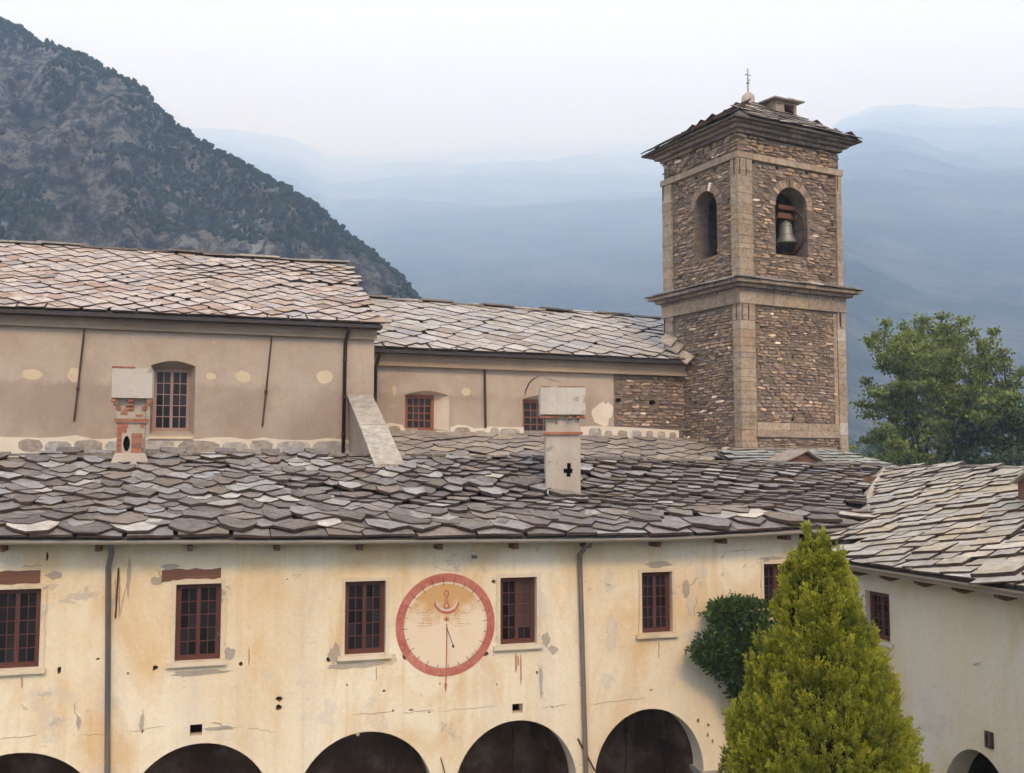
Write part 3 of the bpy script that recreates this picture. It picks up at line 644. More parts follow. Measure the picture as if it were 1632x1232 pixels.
# gutter, brackets, rafter ends, downpipes
gp = [FA.P(FA.at(x, y+1, EAVE_N-.03)[0], EAVE_N-.05, FA.at(x, y+1, EAVE_N-.03)[1]+.0) for x, y in GUT if x > -450]
mb = MB()
for p, q in zip(gp, gp[1:]):
    prof = [(math.cos(w)*.075, math.sin(w)*.075) for w in [math.pi+math.pi*k/8 for k in range(9)]]; inn = [(x*.86, y*.86) for x, y in prof[::-1]]
    ring = prof+inn; nv = Vector((FA.n.x, FA.n.y, 0))
    vs = [e+nv*x+Vector((0, 0, z)) for e in (p, q) for x, z in ring]; n_ = len(ring)
    mb.add(vs, [(i, (i+1) % n_, (i+1) % n_+n_, i+n_) for i in range(n_)]+[tuple(range(n_))[::-1], tuple(range(n_, 2*n_))])
mb.obj('gutter', M_GUTTER, clo)
rg = random.Random(3); s = eave_pts[1][0]
while s < S1c-.4:
    z = eave_h(s)-.09; mb = MB(); FA.box(mb, s-.05, s+.05, -.42, .2, z-.13, z-.02); mb.obj('rafter_end', M_BEAM, clo); s += 1.62
for pts in ([(177, 866, -.5), (177.5, 884, -.3), (172.5, 905, -.08), (171, 1232, -.08)], [(938, 864, -.5), (935, 870, -.4), (924, 884, -.09), (925, 920, -.09), (934, 1232, -.09)]):
    P3 = []
    for x, y, n in pts: s_, z_ = FA.at(x, y, n); P3.append(FA.P(s_, n, z_))
    P3.append(P3[-1]-Vector((0, 0, 3.0))); downpipe(clo, P3, .052, M_PIPE, FA, 4)
a = FA.at(189, 905, -.03); b = FA.at(184, 985, -.03); mb = MB(); mb.tube([FA.P(a[0], -.03, a[1]), FA.P(b[0], -.03, b[1])], .016, 6); mb.obj('old_iron_strap', M_IRON, clo)
a = FA.at(922, 1178, -.05); b = FA.at(948, 1228, -.12); mb = MB(); mb.tube([FA.P(a[0], -.0, a[1]), FA.P(b[0], -.12, b[1])], .022, 6); mb.obj('iron_bar', M_IRON, clo)
a = FA.at(703, 1208, -.04); b = FA.at(709, 1232, -.06); mb = MB(); mb.tube([FA.P(a[0], -.0, a[1]), FA.P(b[0], -.08, b[1])], .012, 6); mb.obj('iron_hook', M_IRON, clo)
# small floodlight under the eave
c = FA.at(755.5, 884, -.12); fl = MB(); FA.box(fl, c[0]-.05, c[0]+.05, -.2, -.1, c[1]-.075, c[1]-.01); fl.tube([FA.P(c[0], 0, c[1]+.03), FA.P(c[0], -.15, c[1]+.02)], .014, 6); fl.tube([FA.P(c[0], -.15, c[1]+.02), FA.P(c[0], -.15, c[1]-.02)], .014, 6)
fl.obj('floodlight', M_PIPE, clo)
fl = MB(); fl.lathe(FA.P(c[0], -.155, c[1]-.0), [(.052, 0), (.06, .02), (.05, .055), (.02, .07)], 12); fl.obj('lamp_hood', M_BAND, clo)

# painted sundial
def paint(name, base, wear):
    m = NT(name, .93, .1); n = m.noise(5, 7, .7); m.color(m.mix(m.ramp(n, [(wear, 1.0), (wear+.14, 0.)]), base, (.62, .46, .32))); return m.m
M_RED = NT('faded_red_paint', .93, .1); _m = M_RED
_c = _m.mix(_m.ramp(_m.noise(1.6, 6, .6), [(.35, 0.), (.65, 1.)]), (.36, .095, .07), (.46, .18, .135))
_m.color(_m.mix(_m.ramp(_m.noise(9, 7, .72), [(.54, 0.), (.66, .8)]), _c, (.52, .27, .19))); M_RED = _m.m
M_REDL = paint('faint_red_line', (.36, .11, .075), .30); M_MARK = paint('dark_hour_mark', (.14, .05, .04), .3)
m = NT('sundial_ground', .93, .1); zc = EYE-3.45
gz = m.new('ShaderNodeSeparateXYZ'); m.link(m.new('ShaderNodeNewGeometry').outputs['Position'], gz.inputs[0])
hi = m.math('MULTIPLY', m.math('SUBTRACT', gz.outputs[2], zc), 1.0)
st_ = m.math('ADD', hi, m.math('MULTIPLY', m.math('SUBTRACT', m.noise(2.2, 6, .65), .5), 1.5))
m.color(m.mix(m.ramp(st_, [(.15, 0.), (.6, .95)]), m.mix(m.noise(2, 5), (.64, .49, .34), (.70, .58, .43)), (.50, .29, .12))); m.bump(m.noise(9, 5), .4, .02); M_DIAL = m.m
dc = FA.at(710.5, 995.5, 0); RD = 1.05
def ringpts(r, n=72, a0=0, a1=2*math.pi): return [(dc[0]+r*math.cos(a0+(a1-a0)*k/n), dc[1]+r*math.sin(a0+(a1-a0)*k/n)) for k in range(n)]
dial = MB(); FA.slab(dial, ringpts(RD-.01), [], -.005, 0); dial = dial.obj('sundial', M_DIAL, clo); dial['label'] = 'large round sundial painted on the wall in faded red'
mb = MB(); FA.slab(mb, ringpts(RD), [ringpts(.88)], -.009, -.0); mb.obj('sundial_ring', M_RED, dial)
mb = MB(); FA.slab(mb, ringpts(.872), [ringpts(.835)], -.0085, -.001); mb.obj('pale_ring', M_BAND, dial)
for k in range(24):
    w = 2*math.pi*k/24+.06; d = Vector((math.cos(w), math.sin(w))); p = Vector((-d.y, d.x))*.006; c = Vector(dc)
    r0, r1 = (.80, .95) if k % 2 == 0 else (.82, 1.0 if .4 < w < 2.7 else .88)
    mb = MB(); FA.slab(mb, [tuple(c+d*r0-p), tuple(c+d*r1-p), tuple(c+d*r1+p), tuple(c+d*r0+p)], [], -.012, -.001); mb.obj('hour_mark', M_MARK, dial)
def dpt(zx, zy): return FA.at(600+zx/5.357, 890+zy/5.357, 0)
def stroke(pts, wd, mat, name, closed=False, lay=-.012):
    pts = [Vector(dpt(*p)) for p in pts]
    if closed: pts.append(pts[0])
    L = []; Rr = []
    for i, p in enumerate(pts):
        d = (pts[min(i+1, len(pts)-1)]-pts[max(i-1, 0)]).normalized(); q = Vector((-d.y, d.x))*wd/2; L.append(tuple(p+q)); Rr.append(tuple(p-q))
    mb = MB(); FA.slab(mb, Rr+L[::-1], [], lay, -.001); return mb.obj(name, mat, dial)
stroke([(600, 560), (598, 760), (594, 980), (591, 1080)], .022, M_REDL, 'noon_line', lay=-.0125)
mb = MB(); FA.slab(mb, [dpt(578, 1066), dpt(590, 1145), dpt(603, 1066), dpt(592, 1074)], [], -.012, 0); mb.obj('noon_arrow', M_REDL, dial)
oc = [(598+112*math.cos(R(a)), 362+112*math.sin(R(a))) for a in range(8, 175, 8)]; ic = [(598+96*math.cos(R(a)), 350+98*math.sin(R(a))) for a in range(170, 4, -8)]
mb = MB(); FA.slab(mb, [dpt(*p) for p in oc+ic][::-1], [], -.011, -.001); mb.obj('crescent', M_RED, dial)
oc = [(598+97*math.cos(R(a)), 352+99*math.sin(R(a))) for a in range(8, 175, 8)]; ic = [(598+84*math.cos(R(a)), 345+90*math.sin(R(a))) for a in range(170, 4, -8)]
mb = MB(); FA.slab(mb, [dpt(*p) for p in oc+ic][::-1], [], -.0118, -.001); mb.obj('pale_crescent', M_BAND, dial)
stroke([(597+18*math.cos(R(a)), 300+26*math.sin(R(a))) for a in range(0, 360, 24)], .026, M_REDL, 'emblem_loop', True)
stroke([(588, 330), (612, 368), (570, 395), (582, 425)], .024, M_REDL, 'emblem_line'); stroke([(608, 330), (584, 368), (624, 395), (612, 425)], .024, M_REDL, 'emblem_line', lay=-.0135)
stroke([(598+22*math.cos(R(a)), 402+22*math.sin(R(a))) for a in range(0, 360, 30)], .024, M_REDL, 'emblem_loop', True, lay=-.0145)
st6 = [(597+(28 if k % 2 == 0 else 13)*math.sin(R(30*k)), 517-(28 if k % 2 == 0 else 13)*math.cos(R(30*k))) for k in range(12)]
mb = MB(); FA.slab(mb, [dpt(*p) for p in st6][::-1], [], -.0125, -.001); mb.obj('star', M_RED, dial)
rg = random.Random(8)
for y0, x0, x1 in ((465, 345, 490), (463, 720, 808), (490, 390, 452), (512, 385, 460), (530, 395, 440), (490, 660, 700), (515, 655, 715), (553, 350, 470), (575, 345, 480), (556, 690, 800), (575, 668, 735), (425, 560, 655)):
    x = x0
    while x < x1:
        l = rg.uniform(6, 20); yy = y0+rg.uniform(-3, 3)
        stroke([(x, yy), (x+l*.5, yy+rg.uniform(-4, 4)), (x+l, yy+rg.uniform(-2, 2))], .009, M_REDL, 'inscription_stroke', lay=-.0105); x += l+rg.uniform(5, 12)
a = dpt(598, 585); e = FA.at(600+655/5.357, 890+745/5.357, -.42); mb = MB(); pa = FA.P(a[0], 0, a[1]); pe = FA.P(e[0], -.42, e[1]); mb.tube([pa, pe], .009, 6); mb.lathe(pe-Vector((0, 0, .02)), [(.004, -.03), (.026, 0), (.022, .03), (.006, .045)], 10); mb.obj('gnomon', M_IRON, dial)

# roof of the cloister
roof = deck('roof', S_clo, S0c-.3, FA.at(1500, 741, 5)[0], .02, SLEN, 90, 14, .09, M_DECK, clo, lambda u, v: clo_over_wing(S_clo(u, v)))
starter(roof, S_clo, S0c, 9.0, M_SL_CLOIS, 88, .05, .5, .95, keep=lambda u, v, a, b: clo_over_wing(S_clo(u, v)))
q = 0.0; rows = []
while q < SLEN-.3:
    f = q/SLEN; k_ = len(rows); d = (.42, .37, .33)[k_] if k_ < 3 else .295-.045*f; rows.append((q-.03, d, .92 if k_ < 2 else (.70 if k_ < 4 else .56))); q += d
print('clo', lay_slabs(roof, S_clo, rows, 'scale', M_SL_CLOIS, lambda u, v, ut, vt: v < SLEN-.1 and clo_over_wing(S_clo(u, v)+Vector((0, 0, -.05))), .05, 2, .05, prange=(S0c-.3, 14.5), turn=4.5, wob=.32, wjit=.15, lift=.95, tvar=.65, pad=420))
ridge_caps(roof, [FA.P(s, RIDGE_N-.02, z-.07) for s, z in ridge_pts if s < FA.at(1412, 741, 5)[0]+.1], M_SL_CLOIS, 5, .8, .3, .05)
mbs = MB(); # rear slope, hidden from the front
FA_back = [FA.P(s, RIDGE_N, z-.1) for s, z in ridge_pts]
for p, q_ in zip(FA_back, FA_back[1:]):
    nv = Vector((FA.n.x, FA.n.y, 0))*2.2; dz = Vector((0, 0, -.75))
    mbs.hexa([p+nv+dz-Vector((0, 0, .1)), p-Vector((0, 0, .1)), q_-Vector((0, 0, .1)), q_+nv+dz-Vector((0, 0, .1)), p+nv+dz, p, q_, q_+nv+dz])
mbs.obj('rear_slope', M_SL_CLOIS, clo)
# ---------------------------------------------------------------- chimneys on the cloister roof
def roof_hit(px, py):                      # where a line of sight meets the cloister roof
    lo, hi = 10, 40; d = sight(px, py)
    for k in range(60):
        m_ = (lo+hi)/2; p = Vector((d.x*m_/d.y, m_, EYE+d.z*m_/d.y)); s, n = FA.coords(p)
        if p.z > S_clo(s, n-EAVE_N).z: lo = m_
        else: hi = m_
    return s, n
def brick_course(fr, parent, s0, s1, n0, z, bl, bh, bt, rg, mat=None, skip=0, name='brick', off=0):
    x = s0+off
    while x < s1-.03:
        l = min(bl*rg.uniform(.85, 1.1), s1-x)
        if rg.random() >= skip and l > .04:
            mb = MB(); fr.box(mb, x+.006, x+l-.006, n0-rg.uniform(.004, .016), n0+bt, z+.005, z+bh-.005, rg.uniform(.01, .99)); mb.obj(name, mat or M_BRICK, parent)
        x += l
def chimney_a():
    s, n = roof_hit(207, 744); n0 = n
    z = lambda py: FA.at(207, py, n0)[1]; sx = lambda px: FA.at(px, 660, n0)[0]
    hw = (sx(231)-sx(187))/2; c = (sx(231)+sx(187))/2; dep = hw*2
    rg = random.Random(4)
    mb = MB(); FA.slab(mb, [(c-hw, z(750)-.4), (c+hw, z(750)-.4), (c+hw, z(636)), (c-hw, z(636))], [blob(sx(203)+0, z(707), .085, .17, 10, rg, .12)], n0, n0+.12)
    FA.box(mb, c-hw, c+hw, n0+.122, n0+dep, z(750)-.4, z(636))
    ch = mb.obj('chimney', M_CHIM, clo); ch['label'] = 'brick chimney with a peeling rendered box cap and an oval hole'
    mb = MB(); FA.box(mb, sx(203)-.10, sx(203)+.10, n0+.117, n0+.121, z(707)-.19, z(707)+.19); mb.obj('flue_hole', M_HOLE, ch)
    # base flare
    b = c; v = []
    for (h_, zz) in ((hw+.20, z(750)-.35), (hw+.13, z(742)), (hw+.02, z(722))):
        v += [FA.P(b-h_, n0-(h_-hw), zz), FA.P(b+h_, n0-(h_-hw), zz), FA.P(b+h_, n0+dep+(h_-hw), zz), FA.P(b-h_, n0+dep+(h_-hw), zz)]
    mb = MB(); mb.add(v, [(3, 2, 1, 0), (8, 9, 10, 11)]+[(i+k, (i+1) % 4+k, (i+1) % 4+4+k, i+4+k) for k in (0, 4) for i in range(4)]); mb.obj('chimney_foot', M_CHIM, ch)
    # bare brick courses
    bh = (z(674)-z(722))/6
    for k in range(6):
        zz = z(722)+k*bh
        for (a0, a1, sk) in ((c-hw, sx(203)-.10, .3), (sx(203)+.10, c+hw, .2)) if k < 4 else ((c-hw, c+hw, .3),):
            brick_course(FA, ch, a0, a1, n0, zz, .24, bh, .08, rg, skip=sk)
        brick_course(FW, ch, 0, 0, 0, 0, 1, 1, 1, rg)
    mb = MB(); FA.box(mb, c-hw-.05, c+hw+.05, n0-.05, n0+dep+.05, z(674), z(672)+.02); mb.obj('mortar_bed', M_CHIM, ch)
    brick_course(FA, ch, c-hw-.06, c+hw+.06, n0-.055, z(673), .36, z(667)-z(673), dep+.1, rg)
    for k, (x, y) in enumerate(((205, 650), (199, 658), (203, 655), (197, 662), (222, 664))):
        brick_course(FA, ch, sx(x)-.08, sx(x)+.09, n0-.002, z(y), .2, .055, .05, rg)
    # corbel tiles and cap
    cx0, cx1 = sx(178), sx(242)
    for x, tl in ((181, -1), (209, 0), (238, 1)):
        for (y, e) in ((636, .0), (642, .05), (648, .10)):
            xx = sx(x)-tl*e; mb = MB(); FA.box(mb, xx-.055, xx+.055, n0-.16+e, n0+.1, z(y)-.07, z(y)-.005, rg.uniform(.1, .9)); mb.obj('brick', M_BRICK, ch)
    mb = MB(); FA.box(mb, cx0, cx1, n0-.19, n0+dep+.15, z(635), z(588)); cap = mb.obj('chimney_cap', M_CAP, ch)
    brick_course(FA, ch, cx0-.01, cx0+(cx1-cx0)*.55, n0-.2, z(588), .3, .045, .5, rg, name='cap_tile'); 
    mb = MB(); v = []
    FA.box(mb, cx0+(cx1-cx0)*.57, cx1-.02, n0-.17, n0+dep+.1, z(588)+.003, z(586)); mb.obj('mortar_bed', M_CHIM, ch)
    mb = MB(); a, b_ = sx(170), sx(180); FA.box(mb, a, b_, n0-.32, n0-.2, z(750)-.03, z(745)); mb.obj('white_flashing', M_FLASH, ch)
def chimney_b():
    s, n = roof_hit(897, 792); p_ = FA.P(s, n, 0); FB = Frame(p_.x, p_.y, 1.0); n0 = 0
    z = lambda py: FB.at(895, py, n0)[1]; sx = lambda px: FB.at(px, 700, n0)[0]
    c = (sx(870)+sx(925))/2; hw = (sx(925)-sx(870))/2; dep = hw*1.8; rg = random.Random(14)
    x = lambda p: sx(p)
    cross = [(x(897.9), z(754)), (x(902.7), z(754)), (x(902.7), z(760)), (x(909.5), z(760)), (x(909.5), z(754)), (x(912.4), z(754)), (x(912.4), z(747)), (x(909.8), z(747)), (x(909.8), z(738)), (x(903.6), z(738)), (x(903.6), z(747)), (x(897.9), z(747))]
    mb = MB(); FB.slab(mb, [(c-hw, z(800)-.5), (c+hw, z(800)-.5), (c+hw, z(692)), (c-hw, z(692))], [cross], n0, n0+.12)
    FB.box(mb, c-hw, c+hw, n0+.122, n0+dep, z(800)-.5, z(692)); ch = mb.obj('chimney', M_CHIM, clo); ch['label'] = 'tall rendered chimney with a cross shaped opening and a wide box cap'
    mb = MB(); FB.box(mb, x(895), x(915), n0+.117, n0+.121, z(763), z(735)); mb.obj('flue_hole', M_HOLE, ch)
    e = sx(926)
    brick_course(FB, ch, c-hw-.06, c+hw+.06, n0-.06, z(693), .2, .075, .2, rg, name='tile'); mb = MB(); FB.box(mb, c-hw-.04, c+hw+.04, n0-.03, n0+dep+.04, z(693)+.01, z(688)); mb.obj('mortar_bed', M_CHIM, ch)
    mb = MB(); FB.box(mb, c-hw+.02, c+hw-.02, n0+.02, n0+dep-.02, z(688)-.01, z(661)); mb.obj('chimney_neck', M_CHIM, ch)
    cx0, cx1 = sx(861)+.0, sx(932.5)
    mb = MB(); FB.box(mb, cx0, cx1, n0-.16, n0+dep+.14, z(661), z(618)); mb.obj('chimney_cap', M_CAP, ch)
    for p in (864, 871, 879, 886, 908, 921, 929):
        xx = sx(p); mb = MB(); pr = [(.055*math.cos(R(a)), .055*math.sin(R(a))-.05) for a in range(0, 181, 30)]
        FB.slab(mb, [(xx+a, z(661)-.035+b*1.1) for a, b in pr], [], n0-.15+rg.uniform(0, .03), n0+.12, rg.uniform(.1, .9)); mb.obj('tile', M_BRICK, ch)
    brick_course(FB, ch, cx0+.005, cx0+.26, n0-.155, z(618)+.002, .3, .025, .5, rg, name='cap_tile'); brick_course(FB, ch, cx0+.42, cx1-.01, n0-.155, z(618)+.002, .35, .025, .5, rg, name='cap_tile')
    for pts, nm in (([(866, 778), (872, 779), (879, 784), (896, 783), (893, 790), (880, 797)], 0), ([(925, 786), (932, 793), (943, 799), (930, 799), (925, 795)], 1)):
        q = [FB.at(a, b, n0-.14) for a, b in pts]; patch(FB, ch, q[::-1], n0-.13, .012, M_FLASH, 'white_flashing')
    mb = MB(); FB.box(mb, c-hw-.05, c+hw+.16, n0-.10, n0+dep, z(800)-.4, z(795)); mb.obj('chimney_foot', M_CHIM, ch)
chimney_a(); chimney_b()

# ================================================================ CHURCH NAVE
NW = 9.0                                    # wall plane, in the cloister's frame
nave = thing('church_nave', FA.P(-8, NW, 0), 'taupe rendered church nave, its roof of pale diamond laid stone slabs', 'church')
SN0 = FA.at(-330, 600, NW)[0]; SN1 = FA.at(596, 600, NW)[0]
e0 = FA.at(0, 491, NW-.45); e1 = FA.at(595, 516.5, NW-.45); EN_Z = lambda s: e0[1]+(e1[1]-e0[1])*(s-e0[0])/(e1[0]-e0[0])
NL = 7.6; rz0 = FA.at(0, 389, NW+NL); rz1 = FA.at(535, 422, NW+NL); RN_Z = lambda s: rz0[1]+(rz1[1]-rz0[1])*(s-rz0[0])/(rz1[0]-rz0[0])
def S_nave(u, v):
    t = v/(NL+.45); return FA.P(u, NW-.45+v, EN_Z(u)+(RN_Z(u)-EN_Z(u))*t-.06*math.sin(math.pi*t)+.03*mnoise.noise(Vector((u*.3, v*.4, 13)))+.02)
nh = []
sx = lambda x, y=620: FA.at(x, y, NW)[0]; sz = lambda x, y: FA.at(x, y, NW)[1]
wa, wb = sx(240), sx(311); wt = sz(275, 575); wm = sz(275, 583); wbz = sz(275, 693)
arcp = [(wb-(wb-wa)*k/10, wm+(wt-wm)*math.sin(math.pi*k/10)) for k in range(11)]
nh.append([(wa, wbz), (wb, wbz)]+arcp)
def Tn(s): return EN_Z(s)-.02
mb = MB(); FA.slab(mb, [(SN0, 4), (SN1, 4), (SN1, Tn(SN1)), (SN0, Tn(SN0))], nh, NW, NW+.75); mb.obj('wall', M_TAUPE, nave)
mb = MB(); FA.box(mb, SN1-.7, SN1-.003, NW+.752, NW+15, 4, Tn(SN1)); mb.obj('end_wall', M_TAUPE, nave)
mb = MB(); gab = [FA.P(SN1-.02, NW+.1, Tn(SN1)+.005), FA.P(SN1-.02, NW+NL, RN_Z(SN1)-.12), FA.P(SN1-.02, NW+NL*2, Tn(SN1)+.005)]
mb.add(gab+[p-Vector((*FA.a, 0))*.5 for p in gab], [(0, 2, 1), (3, 4, 5), (0, 1, 4, 3), (1, 2, 5, 4), (2, 0, 3, 5)]); mb.obj('gable', M_TAUPE, nave)
w0 = sx(243); w1 = sx(302.5); zt, zb = sz(273, 586), sz(273, 685)
w = window(FA, nave, w0, w1, zb-.02, zt, NW+.5, 2, 5, M_WOOD3, sill=None, bw=.02, label='tall faded window with twenty small panes in a deep reveal')
mb = MB(); # splayed reveal filling between the opening and the frame
o_ = [(wa, wbz), (wb, wbz)]+arcp; zt2 = zt
i_ = [(w0, zb-.02), (w1, zb-.02)]+[(w1-(w1-w0)*k/10, zt2) for k in range(11)]
vs = [FA.P(a, NW+.003, b) for a, b in o_]+[FA.P(a, NW+.45, b) for a, b in i_]; N_ = len(o_)
vs = [FA.P(a, NW+.01, b) for a, b in o_]+vs[N_:]
mb.add(vs, [(i, (i+1) % N_, (i+1) % N_+N_, i+N_) for i in range(N_)]); mb.obj('reveal', M_TAUPE, w)
mb = MB(); FA.box(mb, sx(239), sx(309), NW-.10, NW+.5, sz(275, 700), sz(275, 695.5)); mb.obj('window_sill', M_PATCH_C, w)
# cornice under the eave
mb = MB()
def cor(s, dz): return Tn(s)+dz
za, zb2 = FA.at(0, 518, NW-.1), FA.at(560, 540, NW-.1); CZ = lambda s: za[1]+(zb2[1]-za[1])*(s-za[0])/(zb2[0]-za[0])
P8 = lambda s0, s1, n0, n1, f0, f1: [FA.P(s0, n0, f0(s0)), FA.P(s1, n0, f0(s1)), FA.P(s1, n1, f0(s1)), FA.P(s0, n1, f0(s0)), FA.P(s0, n0, f1(s0)), FA.P(s1, n0, f1(s1)), FA.P(s1, n1, f1(s1)), FA.P(s0, n1, f1(s0))]
mb.hexa(P8(SN0, SN1+.05, NW-.14, NW-.003, lambda s: CZ(s)+.04, lambda s: EN_Z(s)-.12)); mb.obj('cornice', M_TAUPE_D, nave)
mb = MB(); mb.hexa(P8(SN0, SN1+.05, NW-.17, NW-.143, CZ, lambda s: CZ(s)+.07)); mb.obj('cornice_edge', M_TAUPE_D, nave)
mb = MB(); mb.hexa(P8(SN0, SN1+.16, NW-.52, NW+.1, lambda s: EN_Z(s)-.12, lambda s: EN_Z(s)-.03)); mb.obj('eave_gutter', M_EAVE, nave)
# limewashed base band with stones showing
rg = random.Random(31)
top = []; s = SN1-.01
while s > SN0: top.append((s, sz(300, 698)+rg.uniform(-.05, .06))); s -= .45
mb = MB(); FA.slab(mb, [(SN0, sz(300, 760)), (SN1-.01, sz(300, 760))]+[(a, b) for a, b in top]+[(SN0, top[-1][1])], [], NW-.045, NW-.003); bb = mb.obj('base_band', M_BAND, nave)
s = SN0+3
while s < SN1-.5:
    l = rg.uniform(.5, 1.25)
    if rg.random() < .97 and not (sx(62) < s < sx(70)):
        cz = sz(300, 710)+rg.uniform(-.03, .02); mb = MB(); mb.cur = 0
        FA.slab(mb, block(s+l/2, cz-.03, l*.45, .175*rg.uniform(.85, 1.1), 14, rg, .09), [], NW-.052, NW-.04, rg.uniform(.1, .9)); mb.obj('stone', M_BANDST if rg.random() < .8 else M_BAND, bb)
    s += l
for x, y, rx, ry in ((52, 597, 14, 8), (119, 597, 9, 12), (336, 600, 7, 6), (387, 600, 12, 9), (518, 601, 14, 10)):
    c = FA.at(x, y, NW); patch(FA, nave, blob(c[0], c[1], rx*.0185, ry*.0185, 14, rg, .15), NW, .008, M_PATCH_C, 'filled_hole', 'pale plaster patch over a filled scaffold hole')
for pts in ([(134.5, 524), (124, 620), (118, 671)], [(433, 536), (424, 625), (418, 680)]):
    P3 = [FA.P(FA.at(x, y, NW-n)[0], NW-n, FA.at(x, y, NW-n)[1]) for (x, y), n in zip(pts, (.2, .09, .05))]
    mb = MB(); mb.tube(P3, .028, 6); r_ = mb.obj('conductor_rod', M_IRON, nave); mb = MB(); mb.tube([P3[1]+Vector((0, 0, .06)), P3[1]-Vector((0, 0, .06))], .045, 8); mb.obj('rod_coupling', M_IRON, r_)
P3 = [FA.P(FA.at(x, y, NW-n)[0], NW-n, FA.at(x, y, NW-n)[1]) for x, y, n in ((557, 518, .5), (556, 526, .4), (550.5, 545, .1), (547, 722, .1))]
downpipe(nave, P3, .055, M_EAVE, FA, 3)
roofn = deck('roof', S_nave, SN0, SN1+.12, .02, NL+.45, 60, 12, .1, M_DECK, nave)
starter(roofn, S_nave, SN0+1, SN1+.1, M_SL_NAVE, 91)
d = .365; rows = [(i*d-.03, d, .64) for i in range(int((NL+.35)/d))]
print('nave', lay_slabs(roofn, S_nave, rows, 'diamond', M_SL_NAVE, lambda u, v, ut, vt: SN0+1 < u < SN1+.15 and v < NL+.4, .036, 7, .03, prange=(SN0, SN1+1), turn=2.5, wob=.3, wjit=.07, lift=.9, tvar=.45))
ridge_caps(roofn, [FA.P(s, NW+NL, RN_Z(s)+.0) for s in (SN0+3, (SN0+SN1)/2, SN1+.1)], M_SL_CLOIS, 6, 1.3, .34, .06)
mb = MB(); mb.hexa([FA.P(SN0, NW+NL+8, EN_Z(SN0)-.1), FA.P(SN1+.1, NW+NL+8, EN_Z(SN1)-.1), FA.P(SN1+.1, NW+NL, RN_Z(SN1)-.13), FA.P(SN0, NW+NL, RN_Z(SN0)-.13)]+[FA.P(SN0, NW+NL+8, EN_Z(SN0)), FA.P(SN1+.1, NW+NL+8, EN_Z(SN1)), FA.P(SN1+.1, NW+NL, RN_Z(SN1)-.03), FA.P(SN0, NW+NL, RN_Z(SN0)-.03)]); mb.obj('rear_slope', M_SL_NAVE, nave)
# raking buttress with a stone coping
B0 = FA.at(555, 629, NW); bs0 = B0[0]; bs1 = FA.at(592, 629, NW)[0]; bz1 = B0[1]; bn0 = 4.6; bz0 = FA.at(592, 724, bn0)[1]
def bz(n): return bz0+(bz1-bz0)*(n-bn0)/(NW-bn0)
v = [FA.P(bs0+.03, NW-.004, 7), FA.P(bs0+.03, bn0, 7), FA.P(bs0+.03, bn0, bz(bn0)-.06), FA.P(bs0+.03, NW-.004, bz(NW)-.06)]
v += [p+Vector((*FA.a, 0))*(bs1-bs0-.06) for p in v]
mb = MB(); mb.add(v, [(0, 3, 2, 1), (4, 5, 6, 7), (0, 1, 5, 4), (1, 2, 6, 5), (2, 3, 7, 6), (3, 0, 4, 7)]); bt = mb.obj('buttress', M_TAUPE, nave)
ns = [NW-.004, 8.3, 6.55, 5.0, 3.9]
for k in range(4):
    a, b = ns[k], ns[k+1]; o = .0 if k else .0; mb = MB(); e = rg.uniform(-.02, .02)
    q = [FA.P(bs0-.03+e, b+.01, bz(b)-.05+.02*(k % 2)), FA.P(bs1+.03+e, b+.01, bz(b)-.05+.02*(k % 2)), FA.P(bs1+.03+e, a-.01, bz(a)-.055), FA.P(bs0-.03+e, a-.01, bz(a)-.055)]
    mb.hexa(q+[p+Vector((0, 0, .075)) for p in q], (.1, .35, .75, .5)[k]); mb.obj('coping_stone', M_SL_WING, bt)

# ================================================================ CHOIR with its lower roof
FC = Frame(0, 33.2, 20.0)
choir = thing('church_choir', FC.P(0, 0, 0), 'lower taupe choir between the nave and the bell tower under a grey stone roof', 'church')
cs = lambda x, y, n=0: FC.at(x, y, n)
c0 = cs(597, 555, -.4); c1 = cs(1090, 575.5, -.4); EC = lambda s: c0[1]+(c1[1]-c0[1])*(s-c0[0])/(c1[0]-c0[0])
CL = 6.0; r0 = cs(590, 478, CL); r1 = cs(1060, 510, CL); RC = lambda s: r0[1]+(r1[1]-r0[1])*(s-r0[0])/(r1[0]-r0[0])
def S_choir(u, v):
    t = v/(CL+.4); return FC.P(u, -.4+v, EC(u)+(RC(u)-EC(u))*t-.07*math.sin(math.pi*t)+.03*mnoise.noise(Vector((u*.4, v*.5, 17)))+.02)
SC0 = cs(560, 600)[0]; SC1 = cs(1092, 600)[0]+.6; SPL = cs(978, 640)[0]
holes = []
W1 = (cs(648, 650)[0], cs(696, 650)[0]); O1 = (cs(645.5, 650)[0], cs(716, 650)[0])
z_ = lambda x, y: cs(x, y)[1]
def arched(a, b, zb, zm, zt): return [(a, zb), (b, zb)]+[(b-(b-a)*k/8, zm+(zt-zm)*math.sin(math.pi*k/8)) for k in range(9)]
h1 = arched(O1[0], O1[1], z_(672, 687), z_(680, 630), z_(680, 622.5)); O2 = (cs(833, 650)[0], cs(905, 650)[0]); h2 = arched(O2[0], O2[1], z_(860, 693.5), z_(870, 637), z_(870, 629))
mb = MB(); FC.slab(mb, [(SC0, 5), (SPL, 5), (SPL, EC(SPL)-.02), (SC0, EC(SC0)-.02)], [h1, h2], 0, .8); mb.obj('wall', M_TAUPE, choir)
